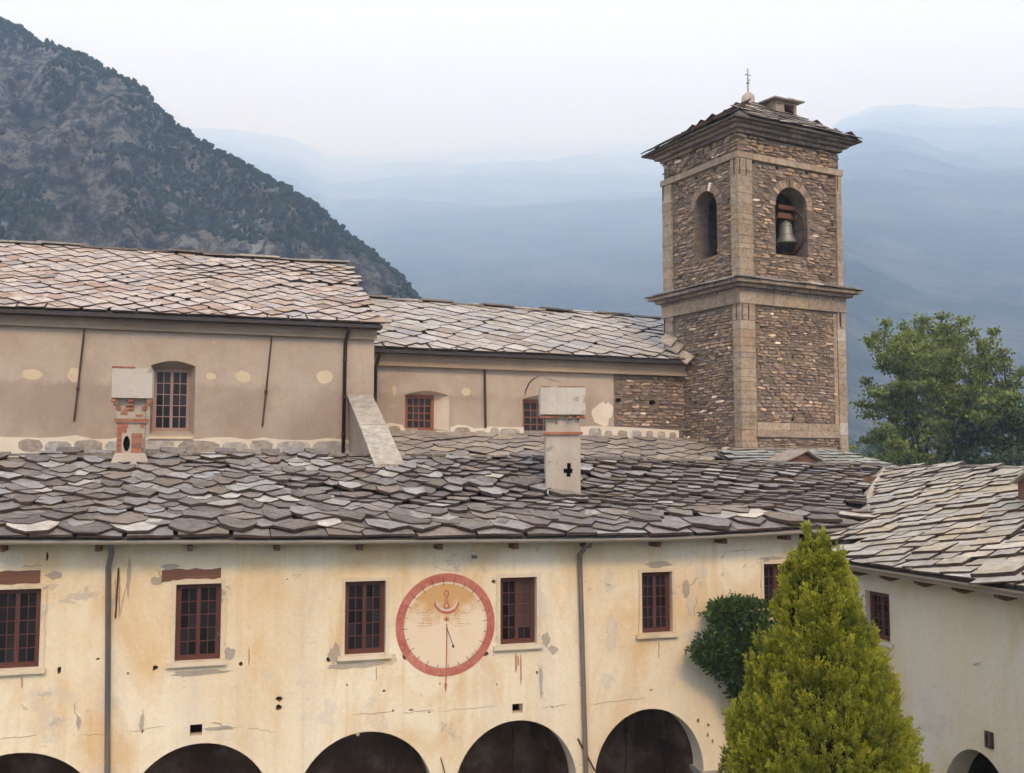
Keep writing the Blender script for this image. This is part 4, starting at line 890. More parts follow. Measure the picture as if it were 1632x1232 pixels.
for hh, (f0, f1), zb, zt, zs in ((h1, W1, z_(672, 686.5), z_(672, 628.5), 0), (h2, (cs(836, 650)[0], cs(888, 650)[0]), z_(862, 693), z_(862, 636), 0)):
    w = window(FC, choir, f0, f1, zb, zt, .4, 5 if zs else 4, 4, M_WOOD2, casements=1, fw=.10, bw=.035, label='small orange brown window with sixteen square panes')
    i_ = [(f0, zb), (f1, zb)]+[(f1-(f1-f0)*k/8, zt) for k in range(9)]; N_ = len(hh)
    mb = MB(); mb.add([FC.P(a, .004, b) for a, b in hh]+[FC.P(a, .36, b) for a, b in i_], [(i, (i+1) % N_, (i+1) % N_+N_, i+N_) for i in range(N_)]); mb.obj('reveal', M_PALE, w)
    mb = MB(); FC.box(mb, f0-.1, f1+.5, -.06, .33, zb-.07, zb-.003); mb.obj('window_sill', M_PALE, w)
# cornice band and gutter
C8 = lambda s0, s1, n0, n1, f0, f1: [FC.P(s0, n0, f0(s0)), FC.P(s1, n0, f0(s1)), FC.P(s1, n1, f0(s1)), FC.P(s0, n1, f0(s0)), FC.P(s0, n0, f1(s0)), FC.P(s1, n0, f1(s1)), FC.P(s1, n1, f1(s1)), FC.P(s0, n1, f1(s0))]
q0 = cs(610, 583, -.1); q1 = cs(1090, 600, -.1); CB = lambda s: q0[1]+(q1[1]-q0[1])*(s-q0[0])/(q1[0]-q0[0])
mb = MB(); mb.hexa(C8(SC0, SC1-.5, -.16, -.004, lambda s: CB(s)+.05, lambda s: EC(s)-.12)); mb.obj('cornice', M_TAUPE_D, choir)
mb = MB(); mb.hexa(C8(SC0, SC1-.5, -.2, -.163, CB, lambda s: CB(s)+.09)); mb.obj('cornice_edge', M_TAUPE_D, choir)
mb = MB(); mb.hexa(C8(SC0, SC1-.35, -.47, .1, lambda s: EC(s)-.12, lambda s: EC(s)-.03)); mb.obj('eave_gutter', M_EAVE, choir)
P3 = [FC.P(cs(x, y, -n)[0], -n, cs(x, y, -n)[1]) for x, y, n in ((606, 560, .42), (605, 566, .35), (599, 585, .24), (597.5, 650, .12))]; downpipe(choir, P3, .055, M_EAVE, FC, 2)
mb = MB(); P3 = [FC.P(cs(x, y, -.08)[0], -.08, cs(x, y, -.08)[1]) for x, y in ((772.5, 586), (774, 682))]; mb.tube(P3, .04, 8); mb.obj('conductor_rod', M_IRON, choir)
rg = random.Random(77)
for x, y, rx, ry, mt in ((743, 625, 7, 7, M_PATCH_C), (626, 647, 5, 4, M_PATCH_G), (628, 622, 3, 8, M_PATCH_C), (958, 662, 17, 19, M_PALE), (970, 654, 8, 12, M_PALE)):
    c = cs(x, y); patch(FC, choir, blob(c[0], c[1], rx*.021, ry*.021, 15, rg, .22), 0, .008+.001*x/900, mt, 'render_patch')
def crack(fr, parent, pts, n, wd, atf, mat=None):
    p = [Vector(atf(x, y)) for x, y in pts]; L = []; Rr = []
    for i, a in enumerate(p):
        d = (p[min(i+1, len(p)-1)]-p[max(i-1, 0)]).normalized(); q = Vector((-d.y, d.x))*wd*(.5 if 0 < i < len(p)-1 else .1); L.append(tuple(a+q)); Rr.append(tuple(a-q))
    mb = MB(); fr.slab(mb, Rr+L[::-1], [], n-.006, n-.0005); return mb.obj('crack', mat or M_IRON, parent)
crack(FC, choir, [(836, 632), (838, 622), (843, 611), (850, 604), (861, 599)], 0, .05, lambda x, y: cs(x, y)); crack(FC, choir, [(866, 602), (880, 606), (896, 610)], 0, .02, lambda x, y: cs(x, y)); crack(FC, choir, [(905, 596), (905, 604)], 0, .04, lambda x, y: cs(x, y))
# pale base band with stones
def band(frm, par, pts_top, pts_bot, n, stones, atf):
    mb = MB(); frm.slab(mb, [atf(*p) for p in pts_bot]+[atf(*p) for p in pts_top[::-1]], [], n-.05, n-.004); b = mb.obj('base_band', M_BAND, par)
    for i, (x, y, rx, ry) in enumerate(stones):
        c = atf(x, y); mb = MB(); frm.slab(mb, block(c[0], c[1], rx*.020, ry*.0205, 14, rg, .05), [], n-.06, n-.045, rg.uniform(.1, .9)); mb.obj('stone', M_BANDST, b)
band(FC, choir, [(717, 681), (730, 677), (742, 678), (756, 683), (772, 682), (774, 680), (834, 681)], [(717, 702), (834, 704)], 0, [(736, 688, 13, 7), (765, 691, 9, 5), (787.5, 688.5, 7, 7), (812, 690, 18, 7)], lambda x, y: cs(x, y))
band(FC, choir, [(924, 680), (950, 679), (1000, 681), (1050, 684), (1081, 686)], [(924, 705), (1081, 712)], 0, [(947, 690, 12, 8), (969, 692, 7, 6), (991, 692, 9, 6.5), (1013, 692.5, 10, 7), (1034, 693.5, 7, 7), (1053, 694.5, 8, 7.5), (1071, 696, 6.5, 7.5)], lambda x, y: cs(x, y))
band(FC, choir, [(612, 676), (622, 674), (640, 677), (645, 684)], [(612, 700), (645, 700)], 0, [(628, 685, 9, 6)], lambda x, y: cs(x, y))
roofc = deck('roof', S_choir, SC0, SC1+1.4, .02, CL+.4, 50, 10, .1, M_DECK, choir)
starter(roofc, S_choir, SC0, SC1, M_SL_CHOIR, 92)
rows = []; q = -.03
while q < CL+.1: d = .50-.025*q; rows.append((q, d, 1.0)); q += d
print('choir', lay_slabs(roofc, S_choir, rows, 'diamond', M_SL_CHOIR, lambda u, v, ut, vt: SC0 < u < SC1+1.5 and v < CL+.2, .038, 19, .04, prange=(SC0, SC1+2), turn=3.5, wob=.35, wjit=.09, lift=.9))
ridge_caps(roofc, [FC.P(s, CL, RC(s)) for s in (SC0, SC1, SC1+1.5)], M_SL_CLOIS, 9, 1.2, .34, .06)
mb = MB(); mb.hexa([FC.P(SC0, CL+6, EC(SC0)-.1), FC.P(SC1+1, CL+6, EC(SC1)-.1), FC.P(SC1+1, CL, RC(SC1)-.13), FC.P(SC0, CL, RC(SC0)-.13), FC.P(SC0, CL+6, EC(SC0)), FC.P(SC1+1, CL+6, EC(SC1)), FC.P(SC1+1, CL, RC(SC1)-.03), FC.P(SC0, CL, RC(SC0)-.03)]); mb.obj('rear_slope', M_SL_CHOIR, choir)
# ---------------------------------------------------------------- cracks, pocks and rust streaks in the old plaster
rgc = random.Random(404)
def wander(x0, y0, x1, y1, n, a):
    return [(x0+(x1-x0)*k/n+rgc.uniform(-a, a), y0+(y1-y0)*k/n+rgc.uniform(-a, a)) for k in range(n+1)]
M_CRACK = NT('crack_shadow', .95, .1); M_CRACK.color(M_CRACK.mix(M_CRACK.noise(5, 3), (.20, .155, .115), (.42, .34, .25))); M_CRACK = M_CRACK.m
M_RUST = NT('rust_streak', .95, .1); M_RUST.color(M_RUST.mix(M_RUST.noise(6, 5), (.30, .14, .09), (.50, .33, .22))); M_RUST = M_RUST.m
fa_at = lambda x, y: FA.at(x, y, 0)
for (x0, y0, x1, y1, n, a, w) in ((2, 1178, 60, 1172, 8, 1.2, .012), (130, 1172, 168, 1170, 6, 1, .012), (205, 1166, 262, 1158, 7, 1.3, .012), (338, 1153, 372, 1162, 6, 2, .03), (395, 1160, 440, 1166, 6, 1.2, .01), (560, 1140, 625, 1134, 8, 1.2, .012), (640, 1136, 690, 1132, 8, 1.4, .016),
    (700, 1134, 790, 1126, 9, 1, .01), (862, 1128, 905, 1122, 6, 1, .01), (940, 1122, 1030, 1112, 9, 1.2, .012), (858, 1062, 866, 1112, 8, 2.2, .02), (1093, 940, 1118, 912, 7, 2, .03), (1104, 985, 1112, 948, 6, 2, .02), (206, 900, 190, 985, 7, 1.5, .02), (228, 1130, 226, 1165, 5, 2, .018), (690, 905, 735, 912, 6, 1.5, .012),
    (118, 1118, 122, 1150, 5, 2, .02), (35, 905, 70, 900, 5, 2, .02), (352, 930, 372, 942, 4, 1.5, .02), (348, 1010, 362, 1030, 5, 2, .02), (1205, 1000, 1190, 1110, 8, 2, .010), (250, 905, 262, 925, 4, 2, .025), (1155, 880, 1205, 876, 6, 1.5, .014)):
    crack(FA, clo, wander(x0, y0, x1, y1, n, a*1.3), 0, w*.75, fa_at, M_CRACK)
for (x, y0, y1, w) in ((822, 1040, 1072, .05), (830, 1042, 1092, .035), (826, 1044, 1062, .03), (190, 905, 985, .03), (184, 920, 965, .02), (397, 1030, 1062, .025), (600, 1062, 1085, .02), (292, 1068, 1080, .03), (1050, 1022, 1050, .02), (35, 1078, 1098, .03)):
    crack(FA, clo, [(x+rgc.uniform(-.6, .6), y0+(y1-y0)*k/5) for k in range(6)], 0, w, fa_at, M_RUST)
nv_at = lambda x, y: FA.at(x, y, NW)
for (x0, y0, x1, y1, n, a, w) in ((380, 533, 381, 575, 5, 1, .012), (0, 640, 60, 634, 7, 1, .008), (100, 700, 130, 640, 7, 1.5, .010), (330, 690, 365, 640, 7, 1.5, .008), (455, 525, 470, 590, 7, 1.5, .012), (500, 560, 545, 556, 6, 1, .01), (20, 530, 40, 570, 6, 1.5, .01), (575, 560, 580, 620, 6, 1.2, .012), (205, 530, 215, 575, 6, 1.5, .01)):
    crack(FA, nave, wander(x0, y0, x1, y1, n, a), NW, w, nv_at, M_CRACK)
for k in range(26):
    x, y = rgc.uniform(5, 540), rgc.uniform(545, 690)
    if 235 < x < 315: continue
    c = FA.at(x, y, NW); q = rgc.uniform(.6, 1.8); patch(FA, nave, blob(c[0], c[1], q*.02, q*.015, 8, rgc, .3), NW, .004, M_CRACK if rgc.random() < .6 else M_PATCH_C, 'pock_mark')
# ---------------------------------------------------------------- rubble stonework
def rubble(fr, parent, inside, s0, s1, z0, z1, n, seed, limit=300, rh=.105, rl=.30, face=None, name='stone', cover='small_stones'):
    """irregular courses of split stones standing proud of the mortar"""
    rg = random.Random(seed); cand = []
    z = z0
    while z < z1:
        h = rh*rg.uniform(.6, 1.35); s = s0+rg.uniform(-.2, 0)
        while s < s1:
            l = rl*rg.uniform(.45, 1.65); a0, a1 = s, s+l; s = a1
            cz = z+h/2+.07*mnoise.noise(Vector((s*.5, z*.6, seed))); cx = (a0+a1)/2
            if rg.random() < .035: continue
            if not (inside(a0+.02, cz) and inside(a1-.02, cz) and inside(cx, cz+h*.4) and inside(cx, cz-h*.4)): continue
            hx = l/2-.012; hy = h/2*rg.uniform(.72, 1.0)-.006; out = rg.uniform(.015, .065); th = R(rg.gauss(0, 4))
            j = lambda q: rg.uniform(-q, q)
            pts = [(-hx+j(.03), -hy*.5+j(.015)), (-hx*.5, -hy+j(.012)), (hx*.55, -hy+j(.012)), (hx+j(.02), -hy*.3+j(.02)), (hx*.8, hy*.8+j(.015)), (j(.04), hy+j(.012)), (-hx*.75, hy*.85+j(.015))]
            pts = [(x*math.cos(th)-y*math.sin(th), x*math.sin(th)+y*math.cos(th)) for x, y in pts]
            mb = MB(); k = .84; tl = rg.uniform(-.012, .012)
            vs = [fr.P(cx+x, n+.01, cz+y) for x, y in pts]+[fr.P(cx+x*k, n-out+tl*(1 if y > 0 else -1)*1.0, cz+y*k) for x, y in pts]; m_ = len(pts)
            fs = [tuple(range(m_, 2*m_))]+[(i, (i+1) % m_, (i+1) % m_+m_, i+m_) for i in range(m_)]
            big = l*h*(1+rg.uniform(0, .2)); t = rg.uniform(.001, .999)
            cand.append((big, vs, fs, t))
        z += h*.92
    cand.sort(key=lambda c: -c[0])
    for big, vs, fs, t in cand[:limit]:
        mb = MB(); mb.add(vs, fs, t); mb.obj(name, M_RUB, parent)
    mb = MB()
    for big, vs, fs, t in cand[limit:]: mb.add(vs, fs, t)
    if mb.v: tag(mb.obj(cover, M_RUB, parent), kind='stuff')
    return len(cand)
# rubble part of the choir wall
SCT = cs(1168, 640)[0]
def EC2(s): return EC(s)-.02
mb = MB(); ph = [blob(*cs(x, y), rx*.021, ry*.021, 8, rg, .2) for x, y, rx, ry in ((986, 638, 5, 4), (1040, 642, 7, 5))]
FC.slab(mb, [(SPL+.002, 5), (SCT, 5), (SCT, EC2(SC1)-.0), (SPL+.002, EC2(SPL))], ph, .02, .7); cw = mb.obj('rubble_wall', M_MORT, choir)
def cin(s, z):
    if not (SPL+.03 < s < SCT and z < CB(s)-.02 and z > cs(1000, 712)[1]): return False
    if s < cs(1082, 690)[0] and z < cs(1040, 683)[1]: return False
    for x, y, r_ in ((986, 638, .14), (1040, 642, .18)):
        c = cs(x, y)
        if abs(s-c[0]) < r_ and abs(z-c[1]) < .12: return False
    return True
print('choir rubble', rubble(FC, cw, cin, SPL, SCT, cs(1000, 712)[1], EC(SPL), .02, 51, limit=140))
# ---------------------------------------------------------------- aisle roof between the choir and the cloister
aisle_t = lambda f: FC.P(cs(600+(1100-600)*f, 700)[0], -.02, cs(600+500*f, 689+13*f)[1])
_b0 = FA.P(FA.at(560, 745, 5.7)[0], 5.7, EYE-.55); _b1 = FA.P(FA.at(1190, 745, 5.7)[0], 5.7, EYE-.62)
_t0 = FC.P(cs(600, 692)[0], -.02, cs(600, 690)[1]); _t1 = FC.P(cs(1174, 716)[0], -.02, cs(1135, 704)[1])
AW = (_b1-_b0).length; AL = ((_t0+_t1)/2-(_b0+_b1)/2).length
def S_ais(u, v):
    f = u/AW; t = v/AL; b = _b0.lerp(_b1, f); tp = _t0.lerp(_t1, f); return b.lerp(tp, t)+Vector((0, 0, .02+.03*mnoise.noise(Vector((u*.5, v*.5, 22)))))
aisle = thing('side_aisle', _b0.lerp(_b1, .5)-Vector((0, 0, EYE-.55)), 'low side aisle under a brown grey stone roof at the foot of the choir', 'building')
mb = MB(); q = [_b0+Vector((0, .4, 0)), _b1+Vector((0, .4, 0)), _b1+Vector((0, .8, 0)), _b0+Vector((0, .8, 0))]; mb.hexa([Vector((p.x, p.y, 0)) for p in q]+[p+Vector((0, 0, -.1)) for p in q]); mb.obj('wall', M_TAUPE, aisle)
roofa = deck('roof', S_ais, 0, AW, 0, AL, 30, 10, .1, M_DECK, aisle)
rows = []; q = .3
while q < AL-.1: rows.append((q, .42, 1.05)); q += .42*.96
print('aisle', lay_slabs(roofa, S_ais, rows, 'scale', M_SL_AISLE, lambda u, v, ut, vt: .2 < u < AW-.2 and v < AL-.1, .035, 23, .05, prange=(0, AW), turn=6, wob=.3, wjit=.12))

# ================================================================ BELL TOWER
TW, TD = .1447*32.7, .1258*32.7
FT = Frame(.2294*32.7, 32.7, 28.5)
tower = thing('bell_tower', FT.P(TW/2, TD/2, 0), 'square bell tower of brown rubble with tan corner blocks and open belfry', 'bell tower')
tz = lambda py: FT.at(1183, py, 0)[1]
# side frames: each face seen from outside, s running left to right
FR_ = FT; _l = FT.P(0, TD, 0); FL = Frame(_l.x, _l.y, 28.5-90)         # left face: s from the back corner to the front corner
_r = FT.P(TW, 0, 0); FRT = Frame(_r.x, _r.y, 28.5+90)
_k = FT.P(TW, TD, 0); FBK = Frame(_k.x, _k.y, 28.5+180)
Z_EAVE = tz(212); Z_FRZ = tz(242); Z_STR = tz(252); Z_UP0 = tz(444); Z_MC0 = tz(463); Z_BAND1 = tz(468); Z_BAND0 = tz(483); Z_LB1 = tz(672.5); Z_LB0 = tz(696); Z_BASE = tz(770)
def arch_hole(c, hw, zb, zs, rise, n=14): return [(c-hw, zb), (c+hw, zb)]+[(c+hw*math.cos(math.pi*k/n), zs+rise*math.sin(math.pi*k/n)) for k in range(n+1)]
a0 = FT.at(1237.5, 360, 0)[0]; a1 = FT.at(1288.5, 360, 0)[0]; oz1 = FT.at(1263, 299, 0)[1]; oz0 = FT.at(1263, 407, 0)[1]
l0 = FL.at(1105.5, 360, 0)[0]; l1 = FL.at(1141, 360, 0)[0]; lz1 = FL.at(1123, 305, 0)[1]; lz0 = FL.at(1123, 411, 0)[1]
ohw = (a1-a0)/2; lhw = (l1-l0)/2
hR = arch_hole((a0+a1)/2, ohw, oz0, oz1-ohw*.95, ohw*.95); hL = arch_hole((l0+l1)/2, lhw, lz0, lz1-lhw*.95, lhw*.95)
WT = .62
def put_hole(fr, x, y, w=6, h=5): c = fr.at(x, y, 0); return (c[0]-w*.01, c[0]+w*.01, c[1]-h*.01, c[1]+h*.01)
putR = [put_hole(FT, *p) for p in ((1201, 258), (1240, 267), (1287, 275), (1324, 282), (1328, 357, 4, 7), (1202, 415), (1326, 437), (1204, 565, 4, 8), (1265, 569, 5, 6), (1265, 668, 6, 6), (1332, 669, 4, 8), (1203, 608, 3, 4))]
putL = [put_hole(FL, *p) for p in ((1160, 259), (1137, 270), (1108, 283), (1077, 293), (1083, 442), (1160, 418, 3, 5), (1126, 545, 2, 9), (1126, 565, 2, 10), (1106, 642, 6, 5), (1162, 673, 5, 6), (1070, 640, 4, 4))]
def rect(a, b, c, d): return [(a, c), (b, c), (b, d), (a, d)]
for fr, wd, hole, puts in ((FT, TW, hR, putR), (FL, TD, hL, putL), (FRT, TD, None, []), (FBK, TW, None, [])):
    inset = .05
    body = []
    mb = MB(); hs = [rect(*p) for p in puts]
    x0_, x1_ = (inset, wd-inset) if fr in (FT, FBK) else (inset+WT+.003, wd-inset-WT-.003)
    if fr is FL: x0_, x1_ = inset+WT+.003, wd-inset-WT-.003
    mb = MB()
    if hole: hs2 = [hole]+[h for h in hs if x0_ < h[0][0] and h[1][0] < x1_]
    else: hs2 = []
    # full width outer skin for every face, mitred by being plain boxes at the corners
    fr.slab(mb, [(x0_, 0), (x1_, 0), (x1_, Z_EAVE-.05), (x0_, Z_EAVE-.05)], hs2, inset, inset+WT); wall = mb.obj('wall', M_MORT, tower)
    if fr is FT: wallR = wall
    if fr is FL: wallL = wall
mb = MB(); FT.box(mb, WT+.06, TW-WT-.06, WT+.06, TD-WT-.06, oz0-.25, oz0-.05); mb.obj('belfry_floor', M_BEAM, tower)
mb = MB(); FT.box(mb, WT+.06, TW-WT-.06, WT+.06, TD-WT-.06, Z_STR, Z_STR+.2); mb.obj('belfry_ceiling', M_BEAM, tower)
def hole_test(hole_c, hw, zb, zs, rise, m_):
    def f(s, z):
        if abs(s-hole_c) > hw+m_ or z < zb-m_*.3: return False
        if z <= zs: return True
        return ((s-hole_c)/(hw+m_))**2+((z-zs)/(rise+m_))**2 < 1
    return f
inR = hole_test((a0+a1)/2, ohw, oz0, oz1-ohw*.95, ohw*.95, .0); inRs = hole_test((a0+a1)/2, ohw, oz1-ohw*.95, oz1-ohw*.95, ohw*.95, .24)
inL = hole_test((l0+l1)/2, lhw, lz0, lz1-lhw*.95, lhw*.95, .0); inLs = hole_test((l0+l1)/2, lhw, lz1-lhw*.95, lz1-lhw*.95, lhw*.95, .24)
PR0, PR1 = FT.at(1199.5, 350, 0)[0], FT.at(1331, 350, 0)[0]; PL0, PL1 = FL.at(1072, 350, 0)[0], FL.at(1166, 350, 0)[0]
QR1 = FT.at(1335, 560, 0)[0]
def mk(inh, ins, puts, lo, hi, fr):
    def f(s, z):
        if s < lo-.02 or s > hi+.03: return False
        if Z_UP0-.25 < z < Z_UP0 or z > Z_EAVE-.05: return False
        if Z_MC0-.05 < z < Z_UP0 or Z_BAND0-.03 < z < Z_BAND1: return False
        if Z_FRZ > z > Z_STR: return False
        if fr is FT and Z_LB0 < z < Z_LB1: return False
        if inh(s, z) or (ins(s, z)): return False
        return not any(a-.02 < s < b+.02 and c-.02 < z < d+.02 for a, b, c, d in puts)
    return f
fR = mk(inR, inRs, putR, PR0, PR1+.08, FT); fL = mk(inL, inLs, putL, PL0-.02, PL1, FL)
print('tower R', rubble(FT, wallR, fR, PR0-.1, PR1+.1, Z_BASE, Z_EAVE-.3, .05, 61)); print('tower L', rubble(FL, wallL, fL, PL0-.1, PL1+.1, Z_BASE, Z_EAVE-.3, .05, 62, limit=160))
fz = lambda lo, hi: (lambda s, z: lo-.0 < s < hi and Z_FRZ+.02 < z < Z_EAVE-.02)
rubble(FT, wallR, fz(.0, TW), 0, TW, Z_FRZ, Z_EAVE, .03, 63, limit=0, cover='frieze_stones'); rubble(FL, wallL, fz(.0, TD), 0, TD, Z_FRZ, Z_EAVE, .03, 64, limit=0, cover='frieze_stones')
# arch stones round the openings
rg = random.Random(90)
for fr, par, c, hw, zs in ((FT, wallR, (a0+a1)/2, ohw, oz1-ohw*.95), (FL, wallL, (l0+l1)/2, lhw, lz1-lhw*.95)):
    N_ = 17
    for k in range(N_):
        w0, w1 = math.pi*(k+.06)/N_, math.pi*(k+.94)/N_; r0_, r1_ = hw-.005, hw+.27*rg.uniform(.75, 1.1)
        pts = [(c+r*math.cos(w), zs+r*math.sin(w)*.97) for r, w in ((r0_, w0), (r1_, w0), (r1_, w1), (r0_, w1))]
        mb = MB(); fr.slab(mb, pts, [], .05-rg.uniform(.015, .05), .12, rg.uniform(.2, .8)); mb.obj('arch_stone', M_RUB, par)
# corner blocks: quoins wrap each visible corner, stage by stage
def quoins(fr, s0, s1, n0, n1, z0, z1, seed, hh=.27, name='corner_block', jag=.0):
    rg = random.Random(seed); z = z0
    while z < z1-.05:
        h = min(hh*rg.uniform(.55, 1.45), z1-z)
        if z1-z-h < .1: h = z1-z
        e = rg.uniform(-.008, .008); mb = MB(); j = rg.uniform(0, jag)
        if jag: fr.box(mb, s0-(j if s0 > 1 else 0), s1+(j if s0 < 1 else 0), n0+e, n1, z+.006, z+h-.006, rg.uniform(.01, .99))
        else: fr.box(mb, s0, s1, n0+e, n1, z+.006, z+h-.006, rg.uniform(.01, .99))
        mb.obj(name, M_QUOIN, tower); z += h
wl_ = TD-PL1
for st, (za, zb_) in enumerate(((Z_UP0-.05, Z_STR-.003), (Z_BASE, Z_BAND0-.003))):
    sR = PR0-.02 if st == 0 else PR0+.0
    quoins(FT, -.03, sR, -.03, wl_+.0, za, zb_, 70+st)                                   # front corner
    if st == 1: quoins(FT, QR1, TW+.03, -.03, .55, za, zb_, 72+st, .34)
    else: quoins(FT, PR1+.06, TW+.0, -.02, .55, za, zb_, 72+st, .3)
    quoins(FL, 0, PL0-.05, -.02, .5, za, zb_, 75+st, .3)
quoins(FT, QR1-.17, QR1-.01, .01, .3, Z_LB1, Z_BAND0-.06, 79, .5)
# string courses
def course(fr, s0, s1, n0, n1, z0, z1, seed, l=.8, name='string_stone', mat=None):
    rg = random.Random(seed); s = s0
    while s < s1-.02:
        q = min(l*rg.uniform(.7, 1.3), s1-s)
        if s1-s-q < .2: q = s1-s
        mb = MB(); e = rg.uniform(-.006, .006); fr.box(mb, s+.005, s+q-.005, n0+e, n1, z0+.003, z1-.003, rg.uniform(.01, .99)); mb.obj(name, mat or M_QUOIN, tower); s += q
for fr, wd, k in ((FT, TW, 0), (FL, TD, 1)):
    a, b = (-.06, wd+.06) if fr is FT else (-.06, wd+.057)
    e = 0 if fr is FT else .003
    course(fr, a, b if fr is FT else wd-.3, -.06, .3, Z_STR, Z_FRZ, 80+k)
    course(fr, a, b if fr is FT else wd-.3, -.06, .3, Z_BAND0, Z_BAND1+.1, 84+k)
for fr in (FL,): 
    course(fr, TD-.3, TD+.057, -.06, .0-.003, Z_STR+.002, Z_FRZ-.002, 88, 1); course(fr, TD-.3, TD+.057, -.06, -.003, Z_BAND0+.002, Z_BAND1+.098, 89, 1)
course(FT, PR0+.01, QR1-.01, -.035, .3, Z_LB0, (Z_LB0+Z_LB1)/2, 86); course(FT, PR0+.01, QR1-.01, -.035, .3, (Z_LB0+Z_LB1)/2, Z_LB1, 87)
mb = MB(); FT.box(mb, TW-.25, TW-.23, -.06, -.03, Z_BAND0-.5, Z_BAND0); mb.obj('iron_cramp', M_IRON, tower)
for fr, s_ in ((FT, .05), (FT, .33), (FT, TW-.2), (FL, TD-.14), (FL, .08)):
    for zz in (Z_BAND0, Z_STR):
        mb = MB(); fr.box(mb, s_-.014, s_+.014, -.05, -.03, zz-.55, zz-.02); mb.obj('iron_cramp', M_IRON, tower)
# cornices: thin stones corbelled out, layer on layer
def corbel(z0, z1, o0, o1, layers, mat, name, seed):
    rg = random.Random(seed)
    for k in range(layers):
        t = k/(layers-1); o = o0+(o1-o0)*t**1.15; za = z0+(z1-z0)*k/layers; zb_ = z0+(z1-z0)*(k+1)/layers
        mb = MB(); FT.box(mb, -o+.08, TW+o-.08, -o+.08, TD+o-.08, za+.001, zb_-.001); mb.obj(name, M_MORT, tower)
        for fr, wd in ((FT, TW), (FL, TD)):
            s = -o
            while s < wd+o-.04:
                l = min(rg.uniform(.25, .8), wd+o-s); e = rg.uniform(-.03, .015); mb = MB(); fr.box(mb, s+.006, s+l-.006, -o+e, -o+.2, za+.004+rg.uniform(0, .01), zb_-.004, rg.uniform(.01, .6)); mb.obj('cornice_stone', mat, tower); s += l
M_CORN = stone('dark_cornice_stone', [(0, (.20, .15, .115)), (.4, (.27, .205, .15)), (.7, (.17, .135, .115)), (1, (.34, .26, .19))], .9, .3, 5, .6)
corbel(Z_MC0-.02, tz(447), .06, .42, 3, M_CORN, 'cornice_bed', 101)
corbel(tz(212), tz(195), .06, .40, 3, M_CORN, 'cornice_bed', 102)
# slate ledge of the middle cornice
def ledge(o_in, o_out, zi, zo, mat, seed, name, step=.6, t=.045):
    rg = random.Random(seed)
    for fr, wd in ((FT, TW), (FL, TD), (FRT, TD), (FBK, TW)):
        s = -o_out; e2 = wd+o_out
        while s < e2-.02:
            l = min(step*rg.uniform(.7, 1.3), e2-s)
            if e2-s-l < .2: l = e2-s
            a, b = s+.006, s+l-.006; ia, ib = max(a, -o_in+.0) if a > -o_out+.02 else -o_in, min(b, wd+o_in) if b < e2-.02 else wd+o_in
            ia = min(max(ia, -o_in), wd+o_in); ib = min(max(ib, -o_in), wd+o_in); q = rg.uniform(-.02, .04); dz = rg.uniform(0, .02)
            vs = [fr.P(a, -o_out-q, zo+dz), fr.P(b, -o_out-q, zo+dz), fr.P(ib, -o_in, zi+dz), fr.P(ia, -o_in, zi+dz)]
            mb = MB(); mb.hexa(vs+[p+Vector((0, 0, t)) for p in vs], rg.uniform(.01, .99)); mb.obj(name, mat, tower); s += l
ledge(-.02, .50, tz(447)+.17, tz(447)+.01, M_SL_CLOIS, 110, 'ledge_slab')
# pyramid roof
ZE = tz(195)+.01; OV = .54; apex = FT.P(TW/2, TD/2, 0); apz = EYE+(740-152)/1600*35.9
def tower_roof():
    cs_ = [FT.P(-OV, -OV, ZE), FT.P(TW+OV, -OV, ZE), FT.P(TW+OV, TD+OV, ZE), FT.P(-OV, TD+OV, ZE)]; ap = Vector((apex.x, apex.y, apz))
    mb = MB(); vs = cs_+[ap]; mb.add(vs+[p-Vector((0, 0, .07)) for p in cs_], [(0, 1, 4), (1, 2, 4), (2, 3, 4), (3, 0, 4), (8, 7, 6, 5), (0, 5, 6, 1), (1, 6, 7, 2), (2, 7, 8, 3), (3, 8, 5, 0)])
    rf = mb.obj('roof', M_DECK, tower)
    for fi, (fr, wd, dd) in enumerate(((FT, TW, TD), (FL, TD, TW), (FRT, TD, TW), (FBK, TW, TD))):
        half = dd/2+OV; sl = math.hypot(half, apz-ZE)
        def S(u, v, fr=fr, half=half, sl=sl): return fr.P(u, -OV+v*half/sl, ZE+(apz-ZE)*v/sl)
        def keep(u, v, ut, vt, wd=wd, sl=sl): 
            t = v/sl; k = t*(wd/2+OV); return -OV+k+.1 < u < wd+OV-k-.1 and v < sl-.3 and u > -OV+.05 and u < wd+OV-.05
        rows = []; q = -.04
        while q < sl-.25: rows.append((q, .34, .6)); q += .34
        lay_slabs(rf, S, rows, 'rect', M_SL_CLOIS if fi != 0 else M_SL_AISLE, keep, .035, 120+fi, .05, prange=(-OV, wd+OV+.5), limit=(70, 50, 0, 0)[fi], turn=6, wob=.1, wjit=.12)
    return rf
rf = tower_roof()
kn = FT.P(TW/2, TD/2, apz-.25)
mb = MB(); mb.lathe(kn, [(.30, 0), (.31, .12), (.24, .16), (.25, .3), (.22, .42), (.13, .52), (.05, .56)], 14); fin = mb.obj('roof_knob', M_QUOIN, rf, smooth=True)
ct = kn+Vector((0, 0, .5)); mb = MB(); mb.tube([ct, ct+Vector((0, 0, .95))], [.035, .022], 6); mb.obj('cross_rod', M_GUTTER, rf)
mb = MB(); mb.tube([ct+Vector((0, 0, .4)), ct+Vector((0, 0, .42))], .06, 8); ax = Vector((*FT.a, 0)); mb.tube([ct+Vector((0, 0, .72))-ax*.13, ct+Vector((0, 0, .72))+ax*.13], .016, 6); mb.tube([ct+Vector((0, 0, .55))-ax*.04, ct+Vector((0, 0, .5))+ax*.09, ct+Vector((0, 0, .6))+ax*.06], .01, 5); mb.obj('cross', M_IRON, rf)
